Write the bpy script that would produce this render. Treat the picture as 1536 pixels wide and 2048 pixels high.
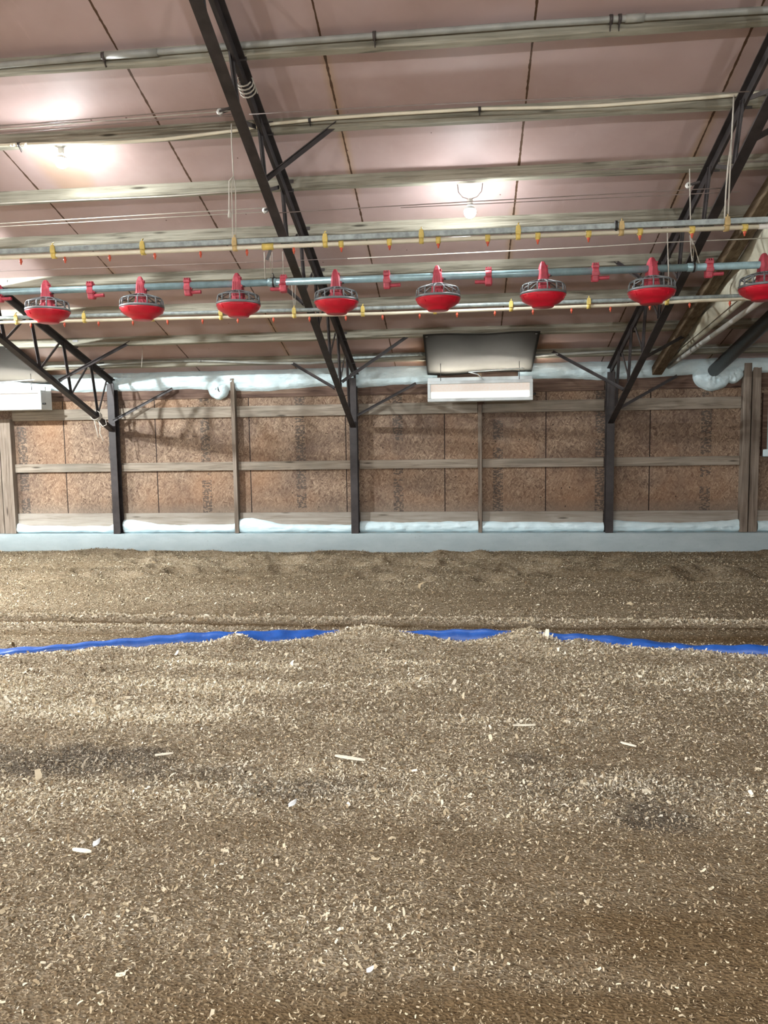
import bpy, math
import numpy as np
from mathutils import Vector, Matrix

# ------------------------------------------------------------------ camera, world, exposure
scn = bpy.context.scene
COL = scn.collection
for o in list(bpy.data.objects):
    bpy.data.objects.remove(o)

cam_d = bpy.data.cameras.new('camera')
cam = bpy.data.objects.new('camera', cam_d)
COL.objects.link(cam)
CAM = (1.3205, -9.4698, 1.3993)
RX = (0.994777, 0.100986, -0.014829)
UX = (0.004961, 0.097279, 0.995245)
FX = (-0.101949, 0.990120, -0.096270)
cam.matrix_world = Matrix(((RX[0], UX[0], -FX[0], CAM[0]), (RX[1], UX[1], -FX[1], CAM[1]),
                           (RX[2], UX[2], -FX[2], CAM[2]), (0, 0, 0, 1)))
cam_d.sensor_fit = 'AUTO'
cam_d.sensor_width = 36.0
cam_d.lens = 36.0 * 1542.5 / 2048
cam_d.clip_start = 0.05
scn.camera = cam

scn.view_settings.view_transform = 'Standard'
scn.view_settings.look = 'None'
scn.view_settings.gamma = 1.0
scn.view_settings.use_curve_mapping = False
scn.view_settings.exposure = 0.62

w = bpy.data.worlds.new('world')
scn.world = w
w.use_nodes = True
w.node_tree.nodes['Background'].inputs[0].default_value = (0.6, 0.7, 0.8, 1)
w.node_tree.nodes['Background'].inputs[1].default_value = 0.05

BULB = 500.0           # radiance of a lit bulb
BULB_LEFT = 10500.0     # of the stronger ones past the left edge
BULB_FILL = 3900.0      # of the unseen fill bulbs added in the rear half
BULB_COL = (0.93, 0.985, 1.0)
HEAT = 0.62              # radiance of the glowing heater faces

# ------------------------------------------------------------------ numbers of the building
S = 3.048               # truss spacing
SL = 0.3036             # roof slope
EAVE = 2.2412           # insulation height at the back wall
RIDGE = -6.1
SEAM = 0.515
def roof(y):
    y = -y
    return EAVE + SL * (y if y < -RIDGE else 2 * -RIDGE - y)
PUR = [-0.41, -1.03, -1.73, -2.34, -2.99, -3.59, -4.19, -4.81, -5.43]

# ------------------------------------------------------------------ helpers
class MB:
    def __init__(s, origin=(0, 0, 0)):
        s.v, s.f, s.o, s.sm = [], [], Vector(origin), []
    def _add(s, vs, fs, smooth=False):
        n = len(s.v)
        s.v += [tuple(Vector(v) - s.o) for v in vs]
        s.f += [tuple(i + n for i in f) for f in fs]
        s.sm += [smooth] * len(fs)
        return s
    def box(s, a, b):
        x0, y0, z0 = a; x1, y1, z1 = b
        vs = [(x0, y0, z0), (x1, y0, z0), (x1, y1, z0), (x0, y1, z0), (x0, y0, z1), (x1, y0, z1), (x1, y1, z1), (x0, y1, z1)]
        return s._add(vs, [(0, 3, 2, 1), (4, 5, 6, 7), (0, 1, 5, 4), (1, 2, 6, 5), (2, 3, 7, 6), (3, 0, 4, 7)])
    def bar(s, p, q, wx, wz, up=(0, 0, 1), ox=0.0, oz=0.0):
        p, q = Vector(p), Vector(q); d = (q - p).normalized(); u = Vector(up)
        sx = d.cross(u).normalized(); su = sx.cross(d).normalized()
        vs = []
        for c in (p, q):
            for a, b in ((-1, -1), (1, -1), (1, 1), (-1, 1)):
                vs.append(c + sx * (a * wx / 2 + ox) + su * (b * wz / 2 + oz))
        return s._add(vs, [(0, 1, 2, 3), (7, 6, 5, 4), (0, 4, 5, 1), (1, 5, 6, 2), (2, 6, 7, 3), (3, 7, 4, 0)])
    def tube(s, pts, r, n=8, cap=True, closed=False):
        pts = [Vector(p) for p in pts]; m = len(pts)
        rs = r if isinstance(r, (list, tuple)) else [r] * m
        vs, fs = [], []
        ref = None
        for i in range(m):
            if closed:
                d = (pts[(i + 1) % m] - pts[i - 1]).normalized()
            else:
                d = (pts[min(i + 1, m - 1)] - pts[max(i - 1, 0)]).normalized()
            if ref is None:
                ref = Vector((0, 0, 1)) if abs(d.z) < 0.9 else Vector((1, 0, 0))
            a = d.cross(ref).normalized(); b = a.cross(d).normalized(); ref = b
            for k in range(n):
                t = 2 * math.pi * k / n
                vs.append(pts[i] + (a * math.cos(t) + b * math.sin(t)) * rs[i])
        for i in range(m if closed else m - 1):
            for k in range(n):
                j = (i + 1) % m
                fs.append((i * n + k, i * n + (k + 1) % n, j * n + (k + 1) % n, j * n + k))
        s._add(vs, fs, True)
        if cap and not closed:
            k0 = len(s.v) - len(vs)
            s.f += [tuple(k0 + k for k in range(n))[::-1], tuple(k0 + (m - 1) * n + k for k in range(n))]
            s.sm += [False, False]
        return s
    def lathe(s, prof, c=(0, 0, 0), n=32, axis='z', smooth=True):
        vs, fs = [], []
        for r, z in prof:
            for k in range(n):
                t = 2 * math.pi * k / n
                x, y = r * math.cos(t), r * math.sin(t)
                v = {'z': (x, y, z), 'x': (z, x, y), 'y': (x, z, y)}[axis]
                vs.append((v[0] + c[0], v[1] + c[1], v[2] + c[2]))
        for i in range(len(prof) - 1):
            for k in range(n):
                fs.append((i * n + k, i * n + (k + 1) % n, (i + 1) * n + (k + 1) % n, (i + 1) * n + k))
        return s._add(vs, fs, smooth)
    def loft(s, secs, c=(0, 0, 0)):
        """secs: (z, half x, half y, offset x); rectangular sections with chamfered corners"""
        vs, fs = [], []
        for z, hx, hy, ox in secs:
            ch = min(hx, hy) * 0.35
            for x, y in ((-hx + ch, -hy), (hx - ch, -hy), (hx, -hy + ch), (hx, hy - ch), (hx - ch, hy), (-hx + ch, hy), (-hx, hy - ch), (-hx, -hy + ch)):
                vs.append((x + ox + c[0], y + c[1], z + c[2]))
        m = len(secs)
        for i in range(m - 1):
            for k in range(8):
                fs.append((i * 8 + k, i * 8 + (k + 1) % 8, (i + 1) * 8 + (k + 1) % 8, (i + 1) * 8 + k))
        fs.append(tuple(range(8))[::-1]); fs.append(tuple((m - 1) * 8 + k for k in range(8)))
        return s._add(vs, fs)
    def grid(s, P, smooth=True):
        P = np.asarray(P); a, b = P.shape[:2]
        fs = [(i * b + j, i * b + j + 1, (i + 1) * b + j + 1, (i + 1) * b + j) for i in range(a - 1) for j in range(b - 1)]
        return s._add([tuple(p) for p in P.reshape(-1, 3)], fs, smooth)
    def build(s, name, mat, parent=None, bevel=0.0):
        me = bpy.data.meshes.new(name)
        me.from_pydata(s.v, [], s.f)
        me.polygons.foreach_set('use_smooth', s.sm)
        me.materials.append(mat)
        me.update()
        o = bpy.data.objects.new(name, me)
        COL.objects.link(o)
        if parent is not None:
            o.parent = parent
        else:
            o.location = s.o
        if bevel:
            m = o.modifiers.new('bevel', 'BEVEL'); m.width = bevel; m.segments = 2; m.limit_method = 'ANGLE'
        return o

def tag(o, label, cat, group=None, kind=None):
    o['label'] = label; o['category'] = cat
    if group: o['group'] = group
    if kind: o['kind'] = kind
    return o
def thing(name, loc, label, cat, group=None):
    o = bpy.data.objects.new(name, None); o.location = loc; o.empty_display_size = 0.1
    COL.objects.link(o)
    return tag(o, label, cat, group)
def struct(o):
    o['kind'] = 'structure'
    return o
def copy_tree(o, parent=None):
    c = o.copy(); COL.objects.link(c)
    if parent is not None: c.parent = parent
    for ch in list(o.children): copy_tree(ch, c)
    return c

# value noise in numpy, for shapes that are not smooth
def _h(i, j, s):
    v = np.sin(i * 127.1 + j * 311.7 + s * 74.7) * 43758.5453
    return v - np.floor(v)
def vn(x, y, s=0):
    xi, yi = np.floor(x), np.floor(y); fx, fy = x - xi, y - yi
    fx = fx * fx * (3 - 2 * fx); fy = fy * fy * (3 - 2 * fy)
    a = _h(xi, yi, s) * (1 - fx) + _h(xi + 1, yi, s) * fx
    b = _h(xi, yi + 1, s) * (1 - fx) + _h(xi + 1, yi + 1, s) * fx
    return a * (1 - fy) + b * fy
def fbm(x, y, s=0, n=4):
    t, a, k = 0, 0.5, 1.0
    for i in range(n):
        t = t + a * vn(x * k, y * k, s + i * 13); a *= 0.5; k *= 2.03
    return t / (1 - 0.5 ** n)

# ------------------------------------------------------------------ materials
class NT:
    def __init__(s, name, rough=0.7, metal=0.0, spec=0.5):
        s.m = bpy.data.materials.new(name); s.m.use_nodes = True
        s.t = s.m.node_tree; s.b = s.t.nodes['Principled BSDF']
        s.b.inputs['Roughness'].default_value = rough; s.b.inputs['Metallic'].default_value = metal
        s.b.inputs['Specular IOR Level'].default_value = spec
    def n(s, typ, **kw):
        nd = s.t.nodes.new(typ)
        for k, v in kw.items():
            if k in nd.inputs: nd.inputs[k].default_value = v
            else: setattr(nd, k, v)
        return nd
    def l(s, a, b): s.t.links.new(a, b)
    def coord(s, kind='Object', scale=(1, 1, 1), rot=(0, 0, 0)):
        c = s.n('ShaderNodeTexCoord'); m = s.n('ShaderNodeMapping')
        m.inputs['Scale'].default_value = scale; m.inputs['Rotation'].default_value = rot
        s.l(c.outputs[kind], m.inputs['Vector']); return m.outputs[0]
    def world(s, scale=(1, 1, 1), rot=(0, 0, 0)):
        c = s.n('ShaderNodeNewGeometry'); m = s.n('ShaderNodeMapping')
        m.inputs['Scale'].default_value = scale; m.inputs['Rotation'].default_value = rot
        s.l(c.outputs['Position'], m.inputs['Vector']); return m.outputs[0]
    def noise(s, v, scale=5, detail=4, rough=0.55, dist=0.0):
        nd = s.n('ShaderNodeTexNoise', Scale=scale, Detail=detail, Roughness=rough, Distortion=dist)
        s.l(v, nd.inputs['Vector']); return nd.outputs['Fac']
    def ramp(s, f, stops):
        r = s.n('ShaderNodeValToRGB'); e = r.color_ramp.elements
        while len(e) < len(stops): e.new(0.5)
        for q, (p, c) in zip(e, stops):
            q.position = p; q.color = (*c, 1) if len(c) == 3 else c
        s.l(f, r.inputs[0]); return r.outputs[0]
    def mix(s, f, a, b, mode='MIX'):
        m = s.n('ShaderNodeMix', data_type='RGBA', blend_type=mode)
        for val, i in ((f, 0), (a, 6), (b, 7)):
            if isinstance(val, (int, float)): m.inputs[i].default_value = val
            elif isinstance(val, tuple): m.inputs[i].default_value = (*val, 1)
            else: s.l(val, m.inputs[i])
        return m.outputs[2]
    def math(s, op, a, b=0.0, c=0.0):
        m = s.n('ShaderNodeMath', operation=op)
        for i, val in enumerate((a, b, c)):
            if isinstance(val, (int, float)): m.inputs[i].default_value = val
            else: s.l(val, m.inputs[i])
        return m.outputs[0]
    def sep(s, v):
        n = s.n('ShaderNodeSeparateXYZ'); s.l(v, n.inputs[0]); return n.outputs
    def bump(s, h, strength=0.3, dist=0.01):
        b = s.n('ShaderNodeBump', Strength=strength, Distance=dist)
        s.l(h, b.inputs['Height']); s.l(b.outputs[0], s.b.inputs['Normal'])
    def color(s, c):
        if isinstance(c, tuple): s.b.inputs['Base Color'].default_value = (*c, 1)
        else: s.l(c, s.b.inputs['Base Color'])
        return s

def plain(name, c, rough=0.5, metal=0.0, var=0.15, scale=12, spec=0.5, bump=0.0):
    t = NT(name, rough, metal, spec); v = t.coord()
    f = t.noise(v, scale, 5)
    t.color(t.ramp(f, [(0.3, tuple(x * (1 - var) for x in c)), (0.7, tuple(min(1, x * (1 + var)) for x in c))]))
    if bump: t.bump(t.noise(v, scale * 3, 5), bump, 0.004)
    return t.m

def wood(name, dark, mid, light, axis='x', rough=0.8, stain=None):
    t = NT(name, rough, spec=0.25)
    st = {'x': (1.2, 22, 22), 'y': (22, 1.2, 22), 'z': (22, 22, 1.2)}[axis]
    v = t.world(st)
    g = t.noise(v, 1.6, 6, 0.62, 0.6)
    c = t.ramp(g, [(0.28, dark), (0.5, mid), (0.74, light)])
    kn = t.n('ShaderNodeTexVoronoi', Scale=1.0)
    ks = {'x': (1.6, 9, 9), 'y': (9, 1.6, 9), 'z': (9, 9, 1.6)}[axis]
    t.l(t.world(ks), kn.inputs['Vector'])
    c = t.mix(t.ramp(kn.outputs['Distance'], [(0.05, (1, 1, 1)), (0.13, (0, 0, 0))]), c, tuple(x * 0.55 for x in dark))
    b = t.noise(t.world((0.9, 0.9, 0.9)), 1.7, 3)
    c = t.mix(t.math('MULTIPLY', t.ramp(b, [(0.45, (0, 0, 0)), (0.72, (1, 1, 1))]), 0.55), c, stain or dark)
    t.color(c); t.bump(g, 0.25, 0.004)
    return t.m

M = {}
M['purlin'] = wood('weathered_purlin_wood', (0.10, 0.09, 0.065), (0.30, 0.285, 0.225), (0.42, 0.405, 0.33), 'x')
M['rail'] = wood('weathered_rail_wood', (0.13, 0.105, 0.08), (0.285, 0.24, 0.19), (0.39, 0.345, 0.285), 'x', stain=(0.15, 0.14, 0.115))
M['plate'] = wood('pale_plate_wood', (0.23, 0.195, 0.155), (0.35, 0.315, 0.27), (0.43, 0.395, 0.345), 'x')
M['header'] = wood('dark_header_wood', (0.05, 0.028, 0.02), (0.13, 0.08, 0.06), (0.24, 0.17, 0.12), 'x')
M['stud'] = wood('stud_wood', (0.11, 0.085, 0.065), (0.24, 0.195, 0.155), (0.34, 0.29, 0.24), 'z')
M['rafter'] = wood('brown_rafter_wood', (0.06, 0.038, 0.02), (0.14, 0.098, 0.06), (0.23, 0.175, 0.11), 'y')
M['steel'] = plain('rusty_dark_steel', (0.028, 0.022, 0.022), 0.55, 0.0, 0.5, 9, 0.5, 0.15)
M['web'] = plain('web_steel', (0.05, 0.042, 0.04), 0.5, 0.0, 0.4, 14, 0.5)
M['galv'] = plain('galvanised_steel', (0.30, 0.345, 0.34), 0.45, 0.15, 0.3, 30)
M['galv_pipe'] = plain('galvanised_pipe', (0.27, 0.40, 0.43), 0.3, 0.25, 0.18, 18)
M['pvc_grey'] = plain('grey_conduit_plastic', (0.30, 0.31, 0.285), 0.45, 0, 0.2, 6)
M['pvc_cream'] = plain('cream_water_pipe_plastic', (0.74, 0.69, 0.54), 0.35, 0, 0.1, 6)
M['black_rubber'] = plain('black_rubber', (0.015, 0.015, 0.015), 0.5)
M['red'] = plain('red_pan_plastic', (0.52, 0.008, 0.026), 0.32, 0, 0.14, 7)
M['dusty_red'] = plain('dusty_red_plastic', (0.42, 0.05, 0.075), 0.5, 0, 0.25, 22)
M['grill'] = plain('grey_grill_plastic', (0.15, 0.165, 0.17), 0.4, 0, 0.2, 12)
M['yellow'] = plain('yellow_bracket_plastic', (0.62, 0.47, 0.12), 0.5, 0, 0.2, 18)
M['amber'] = plain('amber_bracket_plastic', (0.5, 0.36, 0.15), 0.5, 0, 0.25, 18)
M['nipple'] = plain('orange_red_nipple_plastic', (0.55, 0.09, 0.045), 0.4, 0, 0.2, 20)
M['cord'] = plain('pale_nylon_cord', (0.5, 0.47, 0.41), 0.7)
M['wire'] = plain('dusty_thin_cable', (0.24, 0.19, 0.17), 0.6)
M['white_plastic'] = plain('white_plastic', (0.72, 0.72, 0.68), 0.4, 0, 0.06)
M['white_metal'] = plain('white_painted_metal', (0.62, 0.66, 0.66), 0.4, 0, 0.08)
M['duct'] = plain('black_auger_tube_plastic', (0.032, 0.034, 0.034), 0.42, 0, 0.35, 5)
M['shield'] = plain('dark_sheet_metal', (0.034, 0.0335, 0.031), 0.6, 0.0, 0.2, 2, 0.04)
M['nail'] = plain('nail_head_steel', (0.3, 0.3, 0.3), 0.4, 0.8)
M['splinter'] = plain('pale_splinter_wood', (0.84, 0.78, 0.63), 0.7, 0, 0.08, 30)
M['feather'] = plain('white_feather_down', (0.75, 0.78, 0.78), 0.8, 0, 0.05)

# pink foam insulation boards with brown taped seams every four feet
t = NT('pink_insulation', 0.6, spec=0.35)
g = t.world(); x, y, z = t.sep(g)
f = t.noise(t.world((1, 1, 1)), 1.3, 5, 0.6)
c = t.ramp(f, [(0.25, (0.39, 0.275, 0.25)), (0.5, (0.455, 0.34, 0.32)), (0.78, (0.51, 0.39, 0.38))])
fine = t.noise(t.world((9, 1.2, 1.2)), 2.2, 5, 0.65)
c = t.mix(t.ramp(fine, [(0.62, (0, 0, 0)), (0.8, (0.5, 0.5, 0.5))]), c, (0.56, 0.41, 0.41))
u = t.math('ADD', t.math('DIVIDE', t.math('SUBTRACT', x, SEAM), 1.2192), 100.5)
fr = t.math('MULTIPLY', t.math('ABSOLUTE', t.math('SUBTRACT', t.math('FRACT', u), 0.5)), 1.2192)
wob = t.math('MULTIPLY', t.math('SUBTRACT', t.noise(t.world((2, 2, 2)), 2.5, 3), 0.5), 0.008)
fr = t.math('ABSOLUTE', t.math('ADD', fr, wob))
brk = t.noise(t.world((6, 6, 6)), 3.0, 3)
yel = t.math('MULTIPLY', t.math('SUBTRACT', 1.0, t.math('SMOOTH_MIN', t.math('DIVIDE', fr, 0.05), 1.0, 0.2)),
             t.ramp(t.noise(t.world((0.7, 0.7, 0.7)), 1.1, 2), [(0.5, (0, 0, 0)), (0.62, (1, 1, 1))]))
c = t.mix(t.math('MULTIPLY', yel, 0.55), c, (0.42, 0.27, 0.10))
line = t.math('LESS_THAN', fr, t.math('MULTIPLY', brk, 0.0135))
c = t.mix(line, c, (0.085, 0.045, 0.025))
spk = t.n('ShaderNodeTexVoronoi', Scale=5.5); t.l(t.world(), spk.inputs['Vector'])
c = t.mix(t.math('LESS_THAN', spk.outputs['Distance'], 0.035), c, (0.12, 0.06, 0.05))
# orange-brown patches over the heaters
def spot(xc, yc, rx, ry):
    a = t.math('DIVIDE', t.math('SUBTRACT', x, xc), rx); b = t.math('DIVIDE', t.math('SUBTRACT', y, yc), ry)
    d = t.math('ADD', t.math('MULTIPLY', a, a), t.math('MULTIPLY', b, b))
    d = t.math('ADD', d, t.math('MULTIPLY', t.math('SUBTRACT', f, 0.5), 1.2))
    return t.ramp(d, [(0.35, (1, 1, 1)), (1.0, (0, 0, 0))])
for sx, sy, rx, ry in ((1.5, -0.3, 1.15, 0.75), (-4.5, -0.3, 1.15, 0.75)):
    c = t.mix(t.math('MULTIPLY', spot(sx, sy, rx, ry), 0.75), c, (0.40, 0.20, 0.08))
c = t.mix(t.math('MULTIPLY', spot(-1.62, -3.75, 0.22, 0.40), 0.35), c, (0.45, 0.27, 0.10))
t.color(c); t.bump(f, 0.05, 0.01)
M['pink'] = t.m

# oriented strand board
t = NT('oriented_strand_board', 0.75, spec=0.3)
def strand(rot, sc, seed):
    v = t.world((1, 1, 1), (0, rot, seed))
    nz = t.n('ShaderNodeTexNoise', Scale=3.0, Detail=2.0); t.l(v, nz.inputs['Vector'])
    mv = t.n('ShaderNodeVectorMath', operation='MULTIPLY_ADD'); mv.inputs[1].default_value = (0.12, 0.12, 0.12)
    t.l(nz.outputs['Color'], mv.inputs[0]); t.l(v, mv.inputs[2])
    mp = t.n('ShaderNodeMapping'); mp.inputs['Scale'].default_value = sc; t.l(mv.outputs[0], mp.inputs['Vector'])
    vo = t.n('ShaderNodeTexVoronoi', Scale=1.0); t.l(mp.outputs[0], vo.inputs['Vector'])
    return vo
v1 = strand(0.42, (78, 1, 17), 0.0); v2 = strand(-0.6, (88, 1, 20), 0.02); v3 = strand(1.3, (72, 1, 17), 0.04)
r1 = t.sep(v1.outputs['Color'])[0]; r2 = t.sep(v2.outputs['Color'])[0]; r3 = t.sep(v3.outputs['Color'])[0]
sel = t.noise(t.world((22, 14, 17)), 1.0, 3)
mixv = t.mix(t.ramp(sel, [(0.42, (0, 0, 0)), (0.5, (1, 1, 1))]), v1.outputs['Color'], v2.outputs['Color'])
mixv = t.mix(t.ramp(sel, [(0.53, (0, 0, 0)), (0.58, (1, 1, 1))]), mixv, v3.outputs['Color'])
rr = t.sep(mixv)[0]
c = t.ramp(rr, [(0.0, (0.11, 0.068, 0.045)), (0.25, (0.205, 0.136, 0.093)), (0.7, (0.29, 0.205, 0.142)), (1.0, (0.40, 0.295, 0.205))])
dk = t.mix(t.ramp(sel, [(0.42, (0, 0, 0)), (0.5, (1, 1, 1))]), v1.outputs['Distance'], v2.outputs['Distance'])
c = t.mix(t.ramp(dk, [(0.55, (0, 0, 0)), (1.0, (0.4, 0.4, 0.4))]), c, (0.08, 0.05, 0.035))
bl = t.noise(t.world((0.8, 1, 1.1)), 1.5, 4, 0.6)
c = t.mix(t.ramp(bl, [(0.46, (0, 0, 0)), (0.68, (0.65, 0.65, 0.65))]), c, (0.085, 0.055, 0.045))
bl2 = t.noise(t.world((0.9, 1, 0.8), (0, 0, 2)), 1.2, 3)
c = t.mix(t.ramp(bl2, [(0.46, (0, 0, 0)), (0.68, (0.45, 0.45, 0.45))]), c, (0.33, 0.175, 0.09))
g = t.world(); x, y, z = t.sep(g)
# weathered lower edge, faded ink stamps in the middle of every sheet
c = t.mix(t.ramp(t.math('ADD', t.math('ABSOLUTE', t.math('SUBTRACT', z, 0.5)), t.math('MULTIPLY', bl, 0.06)), [(0.02, (0.6, 0.6, 0.6)), (0.16, (0, 0, 0))]), c, (0.24, 0.20, 0.16))
u = t.math('FRACT', t.math('ADD', t.math('DIVIDE', t.math('ADD', x, 0.115), 1.2155), 50.0))
inx = t.math('LESS_THAN', t.math('ABSOLUTE', t.math('SUBTRACT', u, 0.53)), 0.05)
ink = t.n('ShaderNodeTexNoise', Scale=1.0, Detail=1.0); t.l(t.world((26, 1, 52)), ink.inputs['Vector'])
gap = t.noise(t.world((0.5, 1, 3.5)), 1.6, 1)
inm = t.math('MULTIPLY', t.math('MULTIPLY', inx, t.math('GREATER_THAN', ink.outputs['Fac'], 0.49)), t.math('GREATER_THAN', gap, 0.42))
c = t.mix(t.math('MULTIPLY', inm, 0.72), c, (0.055, 0.05, 0.045))
ed = t.math('MULTIPLY', t.math('MINIMUM', u, t.math('SUBTRACT', 1.0, u)), 1.2155)
c = t.mix(t.math('LESS_THAN', ed, 0.0065), c, (0.025, 0.014, 0.01))
nick = t.n('ShaderNodeTexVoronoi', Scale=1.0); t.l(t.world((9, 1, 6), (0, 0.6, 0)), nick.inputs['Vector'])
c = t.mix(t.math('LESS_THAN', nick.outputs['Distance'], 0.06), c, (0.03, 0.018, 0.012))
t.color(c); t.bump(rr, 0.25, 0.003)
M['osb'] = t.m

# spray foam and painted concrete
t = NT('white_spray_foam', 0.55, spec=0.4)
v = t.world(); f = t.noise(v, 9, 5, 0.6); f2 = t.noise(t.world((6, 30, 30)), 1.5, 4)
t.color(t.ramp(f, [(0.3, (0.64, 0.81, 0.86)), (0.7, (0.73, 0.88, 0.92))]))
t.bump(t.math('ADD', f, t.math('MULTIPLY', f2, 0.7)), 0.55, 0.02); M['foam'] = t.m
t = NT('pale_concrete', 0.8, spec=0.3)
v = t.world(); f = t.noise(t.world((1, 1, 3)), 3, 6, 0.65); f2 = t.noise(v, 60, 3)
c = t.ramp(f, [(0.3, (0.38, 0.465, 0.49)), (0.7, (0.475, 0.565, 0.585))])
c = t.mix(t.ramp(f2, [(0.66, (0, 0, 0)), (0.75, (0.5, 0.5, 0.5))]), c, (0.2, 0.22, 0.2))
t.color(c); t.bump(f2, 0.15, 0.003); M['concrete'] = t.m

# glow faces of heaters, bulbs
def emit(name, c, s, warm=None):
    t = NT(name, 0.4)
    t.color((0.2, 0.2, 0.19))
    t.b.inputs['Emission Strength'].default_value = s
    if warm:
        f = t.noise(t.world((30, 30, 30)), 1.5, 3)
        t.l(t.ramp(f, [(0.4, c), (0.62, warm)]), t.b.inputs['Emission Color'])
    else:
        t.b.inputs['Emission Color'].default_value = (*c, 1)
    return t.m
M['bulb'] = emit('lit_bulb_glass', BULB_COL, BULB)
M['bulb_left'] = emit('bright_bulb_glass', BULB_COL, BULB_LEFT)
M['bulb_fill'] = emit('fill_bulb_glass', BULB_COL, BULB_FILL)
M['glow_added'] = emit('added_upward_glow', (1.0, 0.92, 0.80), 75.0)  # added glow, shines up onto the shield
M['glow_low'] = emit('glowing_lower_face', (1.0, 0.97, 0.9), HEAT)
M['glow_high'] = emit('glowing_ceramic_face', (1.0, 0.86, 0.74), HEAT * 0.62, (1.0, 0.78, 0.62))

# tarp
t = NT('cream_woven_tarp', 0.45, spec=0.4)
v = t.world(); f = t.noise(v, 3.0, 5, 0.6, 0.8)
t.color(t.ramp(f, [(0.3, (0.46, 0.42, 0.31)), (0.65, (0.66, 0.63, 0.51))])); t.bump(f, 0.4, 0.03)
M['tarp'] = t.m
t = NT('blue_plastic', 0.38, spec=0.5)
v = t.world(); f = t.noise(v, 14, 5, 0.6)
dust = t.noise(t.world((1, 1, 1)), 45, 4, 0.7)
c = t.ramp(f, [(0.3, (0.013, 0.075, 0.33)), (0.7, (0.025, 0.13, 0.52))])
t.color(t.mix(t.ramp(dust, [(0.6, (0, 0, 0)), (0.78, (0.35, 0.35, 0.35))]), c, (0.4, 0.36, 0.3)))
t.bump(f, 0.4, 0.01); M['blue'] = t.m

# litter
t = NT('trodden_litter', 0.95, spec=0.1)
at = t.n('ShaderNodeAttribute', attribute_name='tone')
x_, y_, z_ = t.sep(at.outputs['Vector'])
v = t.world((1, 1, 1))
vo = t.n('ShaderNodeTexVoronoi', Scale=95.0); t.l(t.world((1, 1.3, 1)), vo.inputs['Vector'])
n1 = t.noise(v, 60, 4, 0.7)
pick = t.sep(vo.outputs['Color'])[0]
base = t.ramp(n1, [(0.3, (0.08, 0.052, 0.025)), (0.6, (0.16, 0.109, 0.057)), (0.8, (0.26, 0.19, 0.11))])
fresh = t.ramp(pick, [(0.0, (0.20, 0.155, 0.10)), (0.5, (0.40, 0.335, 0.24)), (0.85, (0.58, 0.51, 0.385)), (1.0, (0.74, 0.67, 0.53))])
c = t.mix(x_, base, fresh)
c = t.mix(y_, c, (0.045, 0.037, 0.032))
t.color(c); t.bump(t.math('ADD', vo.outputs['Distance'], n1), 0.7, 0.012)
M['litter'] = t.m
t = NT('wood_shaving', 0.8, spec=0.2)
at = t.n('ShaderNodeAttribute', attribute_name='chip')
t.color(at.outputs['Color']); M['chip'] = t.m
M['rear'] = plain('plain_board_wall', (0.22, 0.15, 0.1), 0.8, 0, 0.3, 3)
M['pane'] = plain('pale_window_sheet', (0.60, 0.74, 0.76), 0.35, 0, 0.06, 5)

# ------------------------------------------------------------------ litter floor
def blue_path(n=260):
    P = np.array([(-3.2, -5.42), (-2.3, -5.09), (-1.689, -4.835), (-1.407, -4.722), (-0.95, -4.59), (-0.537, -4.485), (-0.272, -4.43), (-0.141, -4.398),
                  (0.321, -4.285), (0.65, -4.29), (1.023, -4.315), (1.516, -4.30), (1.915, -4.33), (2.368, -4.43), (2.815, -4.51), (3.202, -4.585), (4.6, -4.85)])
    tt = np.linspace(-3.2, 4.6, n)
    yy = np.interp(tt, P[:, 0], P[:, 1])
    k = np.hanning(17); k /= k.sum()
    yp = np.pad(yy, 8, mode='edge')
    return tt, np.convolve(yp, k, 'valid')
BX, BY = blue_path()
rng = np.random.default_rng(7)
PITS = [(-3.6 + 0.13 * i + rng.uniform(-.3, .3), rng.uniform(-2.0, -0.35), rng.uniform(.07, .28), rng.uniform(.05, .13), rng.uniform(.03, .075)) for i in range(64)]
PITS += [(-1.72, -1.55, .13, .1, .08), (-.6, -1.5, .12, .1, .08), (1.9, -1.45, .32, .16, .08), (0.62, -1.6, .18, .12, .07), (3.1, -2.0, .14, .1, .07)]
def bump1(a, c, s): return np.exp(-((a - c) / s) ** 2)
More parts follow.
